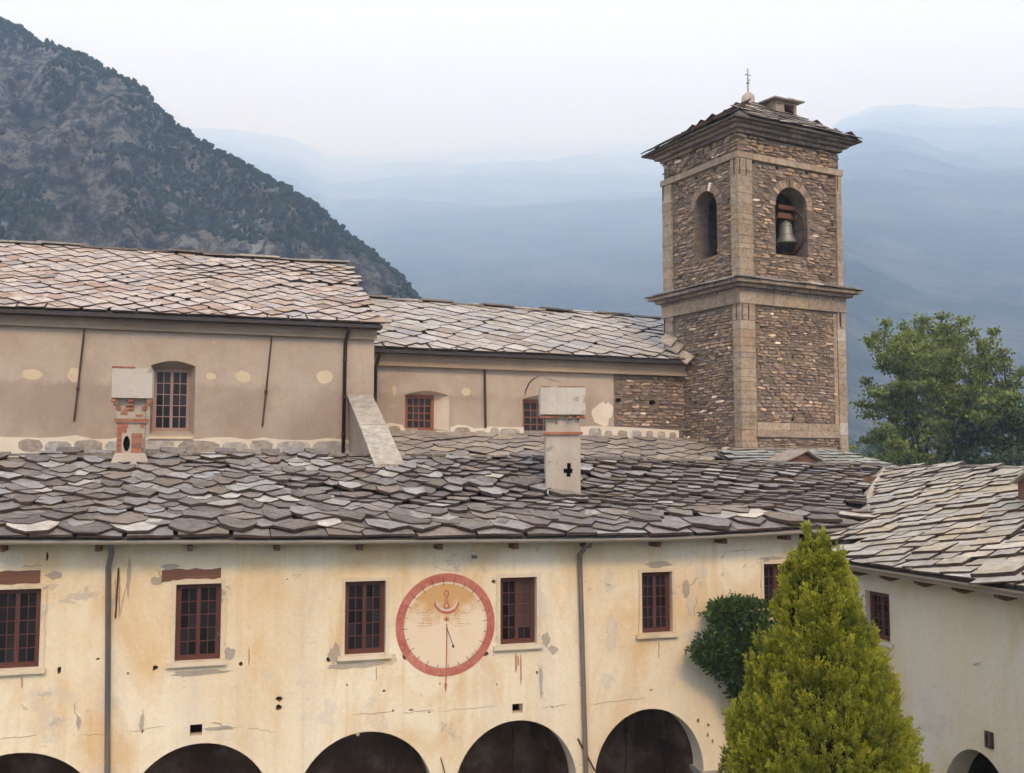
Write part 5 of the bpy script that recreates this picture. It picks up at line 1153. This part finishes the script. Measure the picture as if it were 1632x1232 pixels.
# roof hatch with slab cover
hn = TD/2-1.15; hs = TW/2+.25; hz = ZE+(apz-ZE)*(hn+OV)/(TD/2+OV)
mb = MB(); FT.slab(mb, [(hs-.02, hz-.3), (hs+.98, hz-.3), (hs+.98, hz+.50), (hs-.02, hz+.50)], [rect(hs+.40, hs+.86, hz-.02, hz+.42)], hn, hn+.12); FT.box(mb, hs-.02, hs+.1, hn+.12, hn+1.0, hz-.3, hz+.5); FT.box(mb, hs+.86, hs+.98, hn+.12, hn+1.0, hz-.3, hz+.5); FT.box(mb, hs+.1, hs+.86, hn+.3, hn+.34, hz-.3, hz+.45)
ha = mb.obj('roof_hatch', M_CORN, rf)
for k, (a, b, dz) in enumerate(((-.22, .5, .0), (.42, 1.2, .035))):
    mb = MB(); v = [FT.P(hs+a, hn-.2, hz+.50+dz), FT.P(hs+b, hn-.2, hz+.50+dz), FT.P(hs+b, hn+1.1, hz+.56+dz), FT.P(hs+a, hn+1.1, hz+.56+dz)]; mb.hexa(v+[p+Vector((0, 0, .045)) for p in v], .3+.3*k); mb.obj('cover_slab', M_SL_AISLE, ha)
# the bell and its wheel
bc = FT.at(1253, 388, .75); BP = FT.P(bc[0], .75, bc[1]); br = .36
bell = thing('bell', BP, 'large bronze bell hanging in the right hand opening of the belfry', 'bell')
m = NT('bronze', .55, .5); m.b.inputs['Metallic'].default_value = .55; m.color(m.mix(m.noise(6, 5), (.17, .155, .12), (.27, .26, .215))); M_BRONZE = m.m
mb = MB(); mb.lathe(BP, [(br, 0), (br*1.0, .03), (br*.86, .12), (br*.70, .28), (br*.62, .5), (br*.56, .66), (br*.40, .74), (br*.15, .77), (.05, .80)], 24); mb.obj('bell_body', M_BRONZE, bell, smooth=True)
for zz, rr in ((.06, .97), (.30, .705), (.6, .60)):
    mb = MB(); mb.tube([BP+Vector((br*rr*math.cos(2*math.pi*k/24), br*rr*math.sin(2*math.pi*k/24), zz)) for k in range(25)], .012, 5, cap=False); mb.obj('bell_ring', M_BRONZE, bell)
mb = MB(); mb.tube([BP+Vector((0, 0, .4)), BP+Vector((0, 0, -.02)), BP+Vector((0, 0, -.12))], [.02, .03, .055], 8); mb.obj('clapper', M_IRON, bell)
mb = MB(); sB = bc[0]; FT.box(mb, sB-.42, sB+.62, .66, .84, BP.z+.86, BP.z+1.05); yk = mb.obj('yoke', M_BEAM, bell)
for dx in (-.1, 0, .1):
    mb = MB(); mb.tube([FT.P(sB+dx, .75, BP.z+.76), FT.P(sB+dx, .75, BP.z+1.0)], .022, 6); mb.obj('hanger', M_IRON, bell)
mb = MB(); FT.box(mb, sB-.5, sB+1.2, .55, .60, BP.z+1.15, BP.z+1.3); mb.obj('frame_beam', M_BEAM, bell)
wc = FT.P(a1-.10, .80, BP.z+.40); wr = .78; nv = Vector((*FT.n, 0))
whp = [wc+nv*wr*.92*math.cos(2*math.pi*k/36)+Vector((0, 0, wr*math.sin(2*math.pi*k/36))) for k in range(37)]
mb = MB(); mb.tube(whp, .042, 6, cap=False); wh = mb.obj('bell_wheel', M_IRON, bell)
for k in range(4):
    w_ = math.pi*k/4; d = nv*wr*.9*math.cos(w_)+Vector((0, 0, wr*math.sin(w_))); mb = MB(); mb.tube([wc-d, wc+d], .02, 5); mb.obj('wheel_spoke', M_IRON, wh)
# flashing stones where the choir roof meets the tower
for k, (x0_, y0_, x1_, y1_) in enumerate(((1056, 527, 1066, 546), (1064, 541, 1078, 557), (1077, 545, 1096, 574))):
    sA = FL.at(1062+k*9, y1_, -.2)
    p = FL.P(FL.at((x0_+x1_)/2+5, y1_, -.1)[0], -.1, FL.at(0, 0, -.1)[1] if False else FL.at((x0_+x1_)/2+5, y1_, -.1)[1]); mb = MB()
    d1 = Vector((*FL.a, 0)); dn = Vector((*FL.n, 0)); h_ = .42
    v = [p-dn*.22-d1*.28+Vector((0, 0, .05)), p-dn*.20+d1*.36-Vector((0, 0, .2)), p+dn*.12+d1*.36+Vector((0, 0, .08)), p+dn*.12-d1*.28+Vector((0, 0, h_-.05))]
    mb.hexa(v+[q+Vector((0, 0, .045)) for q in v], .5+.1*k); mb.obj('flashing_stone', M_SL_AISLE, roofc)
# small lean-to against the tower foot
lean = thing('tower_lean_to', FT.P(TW*.45, -1.2, 0), 'small lean-to roof of greenish slabs with a little gabled hatch at the tower foot', 'shed')
T0 = FT.at(1166, 716, -.05); T1 = FT.at(1326, 716, -.05); Lz0 = T0[1]; Lz1 = T1[1]
B0_ = FT.P(T0[0]-2.2, -3.0, EYE-.25); B1_ = FT.P(T1[0]+.5, -3.0, EYE-.25); A0_ = FT.P(T0[0]-.6, -.05, Lz0-.08); A1_ = FT.P(T1[0], -.05, Lz1-.02)
LW = (B1_-B0_).length; LL = ((A0_+A1_)/2-(B0_+B1_)/2).length
def S_lean(u, v): return B0_.lerp(B1_, u/LW).lerp(A0_.lerp(A1_, u/LW), v/LL)+Vector((0, 0, .02*mnoise.noise(Vector((u, v, 1)))))
mb = MB(); q = [B0_+Vector((0, .3, 0)), B1_+Vector((0, .3, 0)), B1_+Vector((0, .6, 0)), B0_+Vector((0, .6, 0))]; mb.hexa([Vector((p.x, p.y, 0)) for p in q]+[p+Vector((0, 0, -.08)) for p in q]); mb.obj('wall', M_MORT, lean)
rl = deck('roof', S_lean, 0, LW, 0, LL, 8, 4, .08, M_DECK, lean)
M_SL_GRN = stone('greenish_slab', [(0, (.25, .265, .24)), (.5, (.31, .325, .29)), (1, (.22, .22, .195))], .8, .3)
lay_slabs(rl, S_lean, [(i*.42, .42, .75) for i in range(int(LL/.42))], 'rect', M_SL_GRN, lambda u, v, a, b: .1 < u < LW-.1 and v < LL, .03, 141, .04, prange=(0, LW), turn=5, wob=.05)
mb = MB(); FT.box(mb, T0[0]-.1, T1[0]+.05, -.26, -.065, Lz0-.0, Lz0+.05); mb.obj('top_slab', M_SL_AISLE, lean)
g0 = FT.at(1246, 736, -2.6); g1 = FT.at(1309, 736, -2.6); ga = FT.at(1282, 719, -2.6); gz0 = g0[1]-.15
mb = MB(); FT.slab(mb, [(g0[0]+.1, gz0), (g1[0]-.1, gz0), (g1[0]-.1, g1[1]), (ga[0], ga[1]-.08), (g0[0]+.1, g0[1])], [], -2.58, -1.95); gb = mb.obj('gabled_hatch', M_BEAM, lean)
for (pa, pb, tt) in ((g0, ga, .4), (ga, g1, .6)):
    v = [FT.P(pa[0], -2.75, pa[1]-.01), FT.P(pb[0], -2.75, pb[1]-.01), FT.P(pb[0], -1.9, pb[1]), FT.P(pa[0], -1.9, pa[1])]; mb = MB(); mb.hexa(v+[p+Vector((0, 0, .05)) for p in v], tt); mb.obj('hatch_slab', M_SL_AISLE, gb)
# ================================================================ RIGHT WING
wing = thing('cloister_wing', FW.P(5, .6, 0), 'pale right hand cloister wing coming forward under a roof of split stone courses', 'building')
WN = .62
ws = lambda x, y, n=WN: FW.at(x, y, n)
SW0 = FA.coords(FW.P(0, 0, 0))[1]+.004; SW1 = 15.0
wo = []; wz0 = ws(1400, 1020)[1]
wh_ = [[ws(1380, 985)[0], ws(1418, 985)[0], ws(1400, 1020)[1], ws(1400, 944)[1]]]
aL = ws(1508, 1232)[0]; aC = ws(1556, 1196); aS = aC[0]; ahw = aS-aL; 
zsp = SPR+.0; arise = aC[1]-zsp; fy = (ws(1508, 1232)[1]-zsp)/arise; fy = max(0, min(.97, fy)); ahw = ahw/math.sqrt(1-fy*fy)
ahw = min(ahw, 1.6)
def wtop(s): return S_wing(s, WN).z-.1
outer = [(SW0, 0), (aS-ahw, 0), (aS-ahw, zsp)]+[(aS-ahw*math.cos(math.pi*k/24), zsp+arise*math.sin(math.pi*k/24)) for k in range(1, 24)]+[(aS+ahw, zsp), (aS+ahw, 0)]
aS2 = aS+ahw*2+.7
outer += [(aS2-ahw, 0), (aS2-ahw, zsp)]+[(aS2-ahw*math.cos(math.pi*k/24), zsp+arise*math.sin(math.pi*k/24)) for k in range(1, 24)]+[(aS2+ahw, zsp), (aS2+ahw, 0)]
aS3 = aS-ahw*2-.7
SW1 = aS2+ahw+6; outer += [(SW1, 0)]+[(SW1-(SW1-SW0)*k/10, wtop(SW1-(SW1-SW0)*k/10)) for k in range(11)]
a, b, c, d = wh_[0]
sg0 = ws(1573, 1190); sg1 = ws(1583.5, 1168)
mb = MB(); FW.slab(mb, outer, [rect(a, b, c, d)], WN, WN+.5); mb.obj('front_wall', M_WING, wing)
w = window(FW, wing, a+.004, b-.004, c+.004, d-.004, WN+.17, 2, 5, M_WOOD)
mb = MB(); FW.box(mb, a-.12, b+.12, WN-.06, WN+.1, c-.08, c-.004); mb.obj('window_sill', M_BAND, w)
mb = MB(); FW.box(mb, SW0-9, SW1, WN+3.8, WN+4.2, 0, EYE-1.15); mb.obj('back_wall', M_VAULT, wing)
mb = MB(); FW.box(mb, SW1+.003, SW1+.4, WN, WN+4.2, 0, EYE-2.15); mb.obj('end_wall', M_WING, wing)
mb = MB(); FW.box(mb, SW0, SW1, WN+.503, WN+3.797, zsp+arise+.25, zsp+arise+.5); mb.obj('ceiling', M_VAULT, wing)
# small framed plaque over the arch
mb = MB(); FW.slab(mb, rect(sg0[0], sg1[0], sg0[1], sg1[1]), [rect(sg0[0]+.05, sg1[0]-.05, sg0[1]+.05, sg1[1]-.05)], WN-.05, WN-.002); pq = mb.obj('plaque_frame', M_IRON, wing)
mb = MB(); FW.box(mb, sg0[0]+.05, sg1[0]-.05, WN-.02, WN-.003, sg0[1]+.05, sg1[1]-.05); mb.obj('plaque_panel', M_MORT, pq)
rg = random.Random(66)
for x, y, rx, ry, mt in ((1554, 1052, 11, 8, M_BAND), (1560, 1062, 8, 6, M_BAND), (1440, 1000, 5, 20, M_BAND)):
    c_ = ws(x, y); patch(FW, wing, blob(c_[0], c_[1], rx*.018, ry*.0115, 14, rg, .35), WN, .007, mt, 'bare_patch')
s = -1.3
while s < SW1:
    z = WZ-.10; mb = MB()
    v = [(WN+.05, z+.10), (.1, z-.03), (.12, z-.10), (.3, z-.16), (WN+.05, z-.10)]
    vs = [FW.P(s+e, n, zz) for e in (-.055, .055) for n, zz in v]
    mb.add(vs, [(4, 3, 2, 1, 0), (5, 6, 7, 8, 9)]+[(i, (i+1) % 5, (i+1) % 5+5, i+5) for i in range(5)]); mb.obj('rafter_end', M_BEAM, wing); s += 1.0
mb = MB(); prof = [(math.cos(w_)*.08, math.sin(w_)*.08) for w_ in [math.pi+math.pi*k/8 for k in range(9)]]; ring = prof+[(x*.86, y*.86) for x, y in prof[::-1]]; n_ = len(ring)
vs = [FW.P(s_, -.03+x, WZ-.0+z) for s_ in (-1.45, SW1) for x, z in ring]; mb.add(vs, [(i, (i+1) % n_, (i+1) % n_+n_, i+n_) for i in range(n_)]); mb.obj('gutter', M_GUTTER, wing)
mb = MB(); FW.box(mb, -1.45, SW1, .02, .09, WZ-.13, WZ-.01); mb.obj('fascia_board', M_GUTTER, wing)
def corner_cut(u, v): return u < -1.2 and v < .9 and FA.coords(S_wing(u, v))[1] < .35
roofw = deck('roof', S_wing, -11, SW1, .02, WSL, 60, 10, .09, M_DECK, wing, lambda u, v: wing_over_clo(S_wing(u, v)+Vector((0, 0, .05))) and not corner_cut(u, v))
ROTW = R(WROT) if 'WROT' in globals() else R(25)
cr, sr = math.cos(ROTW), math.sin(ROTW)
starter(roofw, S_wing, -1.5, SW1, M_SL_WING, 93)
rows = []; q = -14
while q < 14: rows.append((q, .37, .66)); q += .37
print('wing', lay_slabs(roofw, S_wing, rows, 'rect', M_SL_WING, lambda u, v, ut, vt: -11 < u < SW1 and .12 < v < WSL-.08 and vt > -.25 and wing_over_clo(S_wing(u, v)+Vector((0, 0, -.02))) and not corner_cut(u, v), .045, 33, .04, rot=ROTW, prange=(-16, 16), turn=2.6, wob=.22, wjit=.14, pad=900, tvar=.5))
ridge_caps(roofw, [FW.P(s_, WSL, WR_Z-.06) for s_ in (-7.7, 0, 7, SW1)], M_SL_AISLE, 44, 1.1, .3, .05)
mb = MB(); v = [FW.P(-7, WSL+5, WZ), FW.P(SW1, WSL+5, WZ), FW.P(SW1, WSL, WR_Z-.12), FW.P(-7, WSL, WR_Z-.12)]; mb.hexa(v+[p+Vector((0, 0, .08)) for p in v]); mb.obj('rear_slope', M_SL_WING, wing)
# mortar filled valley between the two roofs
vp = []
for k in range(60):
    v_ = .05+(WSL-.1)*k/59; lo, hi = -11.0, 3.0
    for _ in range(40):
        mid = (lo+hi)/2; p = S_wing(mid, v_); s_, n_ = FA.coords(p)
        if n_ < EAVE_N-.02 or p.z > S_clo(s_, n_-EAVE_N).z: hi = mid
        else: lo = mid
    s_, n_ = FA.coords(S_wing(lo, v_))
    if n_ > EAVE_N+.1: vp.append(S_wing(lo, v_)+Vector((0, 0, .09)))
if len(vp) > 6:
    L = []; rg = random.Random(2)
    for i, p in enumerate(vp):
        d = (vp[min(i+1, len(vp)-1)]-vp[max(i-1, 0)]).normalized(); sdv = d.cross(Vector((0, 0, 1))).normalized(); w_ = .10+rg.uniform(-.04, .06)
        L += [p-sdv*w_-Vector((0, 0, .06)), p+Vector((0, 0, .05+rg.uniform(-.02, .02))), p+sdv*w_-Vector((0, 0, .06))]
    fs = []
    for i in range(len(vp)-1): b_ = i*3; fs += [(b_, b_+3, b_+4, b_+1), (b_+1, b_+4, b_+5, b_+2)]
    mb = MB(); mb.add(L, fs); mb.obj('valley_mortar', M_PATCH_G, wing)
# dark gabled hatch at the far right of the ridge
p = FW.at(1668, 770, 4.3); hs_ = p[0]; mb = MB()
vs = [FW.P(hs_-.05, 3.6, p[1]-.35), FW.P(hs_+.95, 3.6, p[1]-.35), FW.P(hs_+.95, 3.6, p[1]+.02), FW.P(hs_+.45, 3.6, p[1]+.3), FW.P(hs_-.05, 3.6, p[1]+.02)]; vs += [q+Vector((*FW.n, 0))*1.0 for q in vs]
mb.add(vs, [(4, 3, 2, 1, 0), (5, 6, 7, 8, 9)]+[(i, (i+1) % 5, (i+1) % 5+5, i+5) for i in range(5)]); hb = mb.obj('roof_hatch', M_BEAM, wing)
for a_, b_ in ((4, 3), (3, 2)):
    A_, B_ = vs[a_], vs[b_]; ex = (A_-B_)*.12; f_ = Vector((*FW.n, 0)); o1 = A_+ex*(1 if a_ == 4 else 0); o2 = B_-ex*(1 if b_ == 2 else 0)
    q = [o1-f_*.15, o2-f_*.15, o2+f_*1.0, o1+f_*1.0]; q = [x+Vector((0, 0, .005)) for x in q]; mb = MB(); mb.hexa(q+[x+Vector((0, 0, .05)) for x in q], .4); mb.obj('hatch_slab', M_SL_WING, hb)
# ================================================================ PLANTS
def leafmat(name, stops, rough=.6, trans=.25):
    m = NT(name, rough, .3); c = m.ramp(m.attr('tint'), stops); m.color(c)
    t = m.new('ShaderNodeBsdfTranslucent'); m.link(c, t.inputs[0]); mx = m.new('ShaderNodeMixShader'); mx.inputs[0].default_value = trans
    m.link(m.b.outputs[0], mx.inputs[1]); m.link(t.outputs[0], mx.inputs[2]); m.link(mx.outputs[0], m.n['Material Output'].inputs[0]); return m.m
M_CYP = leafmat('yellow_green_scales', [(0, (.05, .065, .008)), (.3, (.13, .145, .011)), (.6, (.24, .245, .016)), (1, (.40, .37, .03))], .7, .2)
M_IVY = leafmat('dark_glossy_leaves', [(0, (.012, .025, .008)), (.6, (.045, .08, .02)), (1, (.11, .17, .04))], .45, .2)
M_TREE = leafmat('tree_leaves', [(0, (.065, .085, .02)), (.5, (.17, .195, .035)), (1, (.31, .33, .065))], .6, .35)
M_TREE2 = leafmat('darker_tree_leaves', [(0, (.025, .042, .014)), (.5, (.045, .07, .02)), (1, (.085, .11, .03))], .6, .25)
m = NT('tree_bark', .95, .1); m.color(m.mix(m.noise(3, 5, .6, m.pos((1, 1, .3))), (.035, .025, .02), (.09, .07, .055))); m.bump(m.noise(12, 4), .6, .03); M_BARK = m.m
M_TWIG = m.m
def leaves(P_, size, rng, up=.3, aspect=.5, fold=True, dirs=None):
    """quads, one per leaf, turned every way"""
    n = len(P_); d = rng.normal(size=(n, 3)) if dirs is None else dirs+rng.normal(size=(n, 3))*.35
    d /= np.linalg.norm(d, axis=1, keepdims=True)
    r = rng.normal(size=(n, 3)); s = np.cross(d, r); s /= np.linalg.norm(s, axis=1, keepdims=True)+1e-9
    L = (size*rng.uniform(.6, 1.3, n))[:, None]; Wd = L*aspect
    V = np.stack([P_, P_+d*L*.5+s*Wd*.5, P_+d*L, P_+d*L*.5-s*Wd*.5], 1).reshape(-1, 3)
    return V, np.arange(4*n).reshape(n, 4)
# ---- the cone shaped evergreen in the courtyard
rng = np.random.default_rng(12)
CY = at_depth(1298, 841, 15.2); CH = CY.z; cyp = thing('cone_evergreen', (CY.x, CY.y, 0), 'tall cone shaped yellow green evergreen in the courtyard, in front of the wall', 'evergreen tree')
mb = MB(); mb.tube([(CY.x, CY.y, 0), (CY.x+.03, CY.y, 3), (CY.x, CY.y, 6.5), (CY.x, CY.y, CH-.6)], [.2, .15, .08, .02], 8); mb.obj('trunk', M_BARK, cyp)
def cyp_r(h):                                # radius against distance below the tip
    return interp(h, [(0, .05), (.15, .15), (.35, .26), (.87, .46), (1.44, .65), (1.97, .86), (2.68, 1.14), (3.1, 1.25), (3.7, 1.38), (4.8, 1.54), (6, 1.62), (7.2, 1.55), (CH-.4, 1.0)])
# template of an upright spray: a fan of little scale shoots
def spray_template(rng, n=24):
    V = []; T = []
    for k in range(n):
        t = rng.uniform(0, 1)**.8; az = rng.uniform(0, 2*np.pi); rr = .34*(1-t*.7)*rng.uniform(.2, 1)
        b = np.array([rr*np.cos(az), rr*np.sin(az), t*.85]); d = np.array([np.cos(az)*.6*rng.uniform(.1, 1), np.sin(az)*.6*rng.uniform(.1, 1), 1.0]); d /= np.linalg.norm(d)
        s = np.cross(d, rng.normal(size=3)); s /= np.linalg.norm(s); L = rng.uniform(.16, .30); w = rng.uniform(.04, .075)
        V.append([b-s*w*.5, b+d*L*.5-s*w, b+d*L, b+d*L*.5+s*w]); T.append(t)
    return np.array(V), np.array(T)
temps = [spray_template(rng) for _ in range(10)]
VV = []; TT = []; nf = 0
while nf < 1350:                              # upright tufts of foliage standing on the cone
    h = (rng.uniform(0, 1)**.6)*min(CH-.5, 7.4); az = rng.uniform(-np.pi*1.08, np.pi*.08)
    r = cyp_r(h); k_ = min(1, .45+r*.5); fr_ = rng.uniform(.075, .15)*k_; fh = rng.uniform(.17, .36)*k_
    out = np.array([math.cos(az), math.sin(az), 0]); rr = r*rng.uniform(.85, 1.03)-fr_*.8+rng.normal(0, .035)*k_
    if h < .35: rr = r*rng.uniform(.0, .5)
    c = np.array([CY.x, CY.y, CH-h-.18])+out*rr; tn = rng.normal(0, .15); m_ = 16
    axis = np.array([0, 0, 1.0])+out*rng.uniform(.12, .4)+rng.normal(size=3)*.06; axis /= np.linalg.norm(axis)
    for q in range(m_):
        d = rng.normal(size=3); d += out*.7; d[2] = abs(d[2])*.9-.25; d /= np.linalg.norm(d)
        p = c+np.array([d[0]*fr_, d[1]*fr_, 0])+axis*d[2]*fh
        zax = axis+d*np.array([.55, .55, .3])+rng.normal(size=3)*.12; zax /= np.linalg.norm(zax); xax = np.cross(zax, rng.normal(size=3)); xax /= np.linalg.norm(xax); yax = np.cross(zax, xax); sc = rng.uniform(.12, .21)
        V0, T0_ = temps[rng.integers(10)]; Mx = np.stack([xax, yax, zax*1.15], 0)*sc
        VV.append(V0.reshape(-1, 3) @ Mx+p); TT.append(np.clip(T0_*.40+.30+tn+rng.normal(0, .08), 0, 1))
    nf += 1
V = np.concatenate(VV); mesh_fast('crown', V, np.arange(len(V)).reshape(-1, 4), M_CYP, cyp, np.concatenate(TT))
# dense inner foliage so that no light shows through
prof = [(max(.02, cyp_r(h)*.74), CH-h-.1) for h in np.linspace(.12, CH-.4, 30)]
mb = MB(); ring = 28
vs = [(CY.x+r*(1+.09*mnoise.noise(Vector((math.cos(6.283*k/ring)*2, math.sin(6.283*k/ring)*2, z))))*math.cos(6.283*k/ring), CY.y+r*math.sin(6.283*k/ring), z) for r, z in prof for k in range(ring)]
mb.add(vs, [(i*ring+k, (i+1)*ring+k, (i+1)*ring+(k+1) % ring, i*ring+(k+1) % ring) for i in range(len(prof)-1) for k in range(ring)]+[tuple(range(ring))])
m = NT('inner_foliage', .95, .05); m.color(m.mix(m.noise(22, 3, .7), (.012, .010, .005), (.035, .028, .009))); m.bump(m.noise(30, 3), 1, .05)  # dead brown foliage, colour darkened further as shade in the gaps between tufts
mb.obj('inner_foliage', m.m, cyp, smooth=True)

# ---- dark shrub climbing the wall
sc_ = FA.at(1165, 1010, -.5); shr = thing('wall_shrub', FA.P(sc_[0]+.3, -.6, 0), 'dark green leafy climber bushing out from the cream wall beside the evergreen', 'climbing shrub')
rng = np.random.default_rng(3); C_ = []
for px, py, r in ((1165, 985, .42), (1135, 1035, .36), (1190, 1010, .5), (1175, 1060, .5), (1205, 1060, .5), (1150, 1050, .35), (1195, 1095, .36), (1150, 975, .25), (1185, 970, .25), (1215, 1020, .45), (1120, 1040, .22), (1205, 975, .25), (1180, 1105, .25)):
    a = FA.at(px, py, -.55); C_.append((FA.P(a[0], -.5-rng.uniform(0, .15), a[1]), r))
pts = []; dirs = []
for c, r in C_:
    n = int(1500*(r/.4)**2); d = rng.normal(size=(n, 3)); d /= np.linalg.norm(d, axis=1, keepdims=True); lump = np.array([1+.5*mnoise.noise(Vector(tuple(q*3+np.array(c)))) for q in d])
    rad = r*(rng.uniform(.35, 1, n)**.45)*lump; pts.append(np.array(c)+d*rad[:, None]); dirs.append(d+np.array([0, 0, .2]))
P_ = np.concatenate(pts); D_ = np.concatenate(dirs)
tips = [((1108, 1037), (1092, 1036)), ((1160, 965), (1166, 945)), ((1185, 965), (1196, 952)), ((1130, 985), (1120, 975)), ((1200, 975), (1218, 972)), ((1140, 1065), (1122, 1062))]
mb = MB(); mb.tube([FA.P(sc_[0]+.7, -.25, 0), FA.P(sc_[0]+.6, -.3, 3), FA.P(sc_[0]+.3, -.4, sc_[1]-.6), FA.P(sc_[0], -.5, sc_[1])], [.09, .07, .05, .03], 8)
for a, b in tips:
    p = FA.P(FA.at(*a, -.6)[0], -.6, FA.at(*a, -.6)[1]); q = FA.P(FA.at(*b, -.7)[0], -.7, FA.at(*b, -.7)[1]); mb.tube([p, q], [.012, .005], 4)
    n = 40; t = rng.uniform(0, 1, n)[:, None]; P_ = np.concatenate([P_, np.array(p)*(1-t)+np.array(q)*t+rng.normal(size=(n, 3))*.03]); D_ = np.concatenate([D_, rng.normal(size=(n, 3))])
mb.obj('stem', M_BARK, shr)
V, Fc = leaves(P_, .10, rng, aspect=.45, dirs=D_); mesh_fast('foliage', V, Fc, M_IVY, shr, np.clip(rng.uniform(0, 1, len(Fc))*.7+.3*(P_[:, 2]-P_[:, 2].min())/(np.ptp(P_[:, 2])), 0, 1))

# ---- trees beyond the wing
def tree(name, label, base, height, crown_r, seed, mat, crown_lo=.25, leaf=.28, nleaf=26000, lean=0, group=None, spread=1.0, forks=3, leafy=1.0, cat='tree'):
    rg = random.Random(seed); rng = np.random.default_rng(seed)
    root = thing(name, base, label, cat, group)
    mb = MB(); ends = []; segs = []
    def grow(p, d, L, r, lv):
        pts = [p]; rad = [r]; n = 4
        for i in range(n):
            d = (d+Vector((rg.gauss(0, .13), rg.gauss(0, .13), rg.gauss(.03, .08)))).normalized(); pts.append(pts[-1]+d*L/n); rad.append(r*(1-.45*(i+1)/n))
            if lv >= 1 and i >= 1: ends.append((pts[-1], lv))
        segs.append((pts, rad, lv))
        if lv >= 4: ends.append((pts[-1], lv)); return
        k = rg.choice((3, 4)) if lv < 3 else 3
        for j in range(k):
            az = 2*math.pi*(j/k)+rg.uniform(-.5, .5); tilt = rg.uniform(.4, .95) if lv else rg.uniform(.3, .75)
            o = d.orthogonal().normalized(); o = Matrix.Rotation(az, 3, d) @ o; nd = (d*math.cos(tilt)+o*math.sin(tilt)*spread).normalized(); nd.z = nd.z*.8+.12
            st_ = pts[-1] if j < 2 else pts[rg.choice((2, 3))]
            grow(st_, nd.normalized(), L*rg.uniform(.66, .84), r*.58, lv+1)
    b = Vector(base); L0 = height*crown_lo
    grow(b, Vector((lean, 0, 1)).normalized(), L0, height*.022, 0)
    E = np.array([tuple(e[0]-b) for e in ends]); cx, cy = np.median(E[:, 0]), np.median(E[:, 1])
    rr_ = np.percentile(np.hypot(E[:, 0]-cx, E[:, 1]-cy), 96); fz_ = (height-.35)/E[:, 2].max(); fx = crown_r/rr_
    def fit(p): q = p-b; t = min(1, q.z/(height*crown_lo)); return Vector((b.x+(q.x-cx*t)*fx, b.y+(q.y-cy*t)*fx, b.z+q.z*fz_))
    for pts, rad, lv in segs: mb.tube([fit(p) for p in pts], rad, 7 if lv < 2 else 4, cap=lv < 1)
    ends = [(fit(e[0]), e[1]) for e in ends]; A = None
    mb.obj('trunk', M_BARK, root)
    tips = [e[0] for e in ends if e[1] >= 2]; rgx = rng.integers(0, len(tips), nleaf); T_ = np.array([tuple(t) for t in tips])
    clr = rng.uniform(.35, 1.0, len(tips))*leafy
    off = rng.normal(size=(nleaf, 3))*np.array([.55, .55, .28])*clr[rgx][:, None]
    P_ = T_[rgx]+off; V, Fc = leaves(P_, leaf, rng, aspect=.6); ct = rng.uniform(0, 1, len(tips))
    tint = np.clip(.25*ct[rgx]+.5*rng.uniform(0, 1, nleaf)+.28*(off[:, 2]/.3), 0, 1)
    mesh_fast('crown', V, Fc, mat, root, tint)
    return root, A
def tree_at(px_c, py_top, dist, *a, **k):
    p = at_depth(px_c, py_top, dist); return tree(a[0], a[1], (p.x, p.y, 0), p.z, *a[2:], **k)
tree_at(1497, 488, 62, 'broadleaf_tree', 'large open crowned green tree behind the right roof, limbs showing', 5.7, 21, M_TREE, crown_lo=.36, nleaf=42000, leaf=.24, leafy=.62)
tree_at(1640, 600, 57, 'broadleaf_tree', 'darker dense tree at the right edge behind the wing roof', 3.9, 33, M_TREE2, crown_lo=.3, nleaf=36000, leaf=.24, leafy=1.2)
tree_at(1378, 690, 75, 'broadleaf_tree', 'low pale bush just right of the tower foot', 2.4, 45, M_TREE, crown_lo=.3, nleaf=12000, leaf=.22)
tree_at(1436, 672, 80, 'broadleaf_tree', 'dark low tree between the tower foot and the big tree', 3.4, 47, M_TREE2, crown_lo=.3, nleaf=18000, leaf=.22)
tree_at(1565, 680, 85, 'broadleaf_tree', 'dark low tree filling the gap under the big tree', 4, 49, M_TREE2, crown_lo=.3, nleaf=18000, leaf=.22)
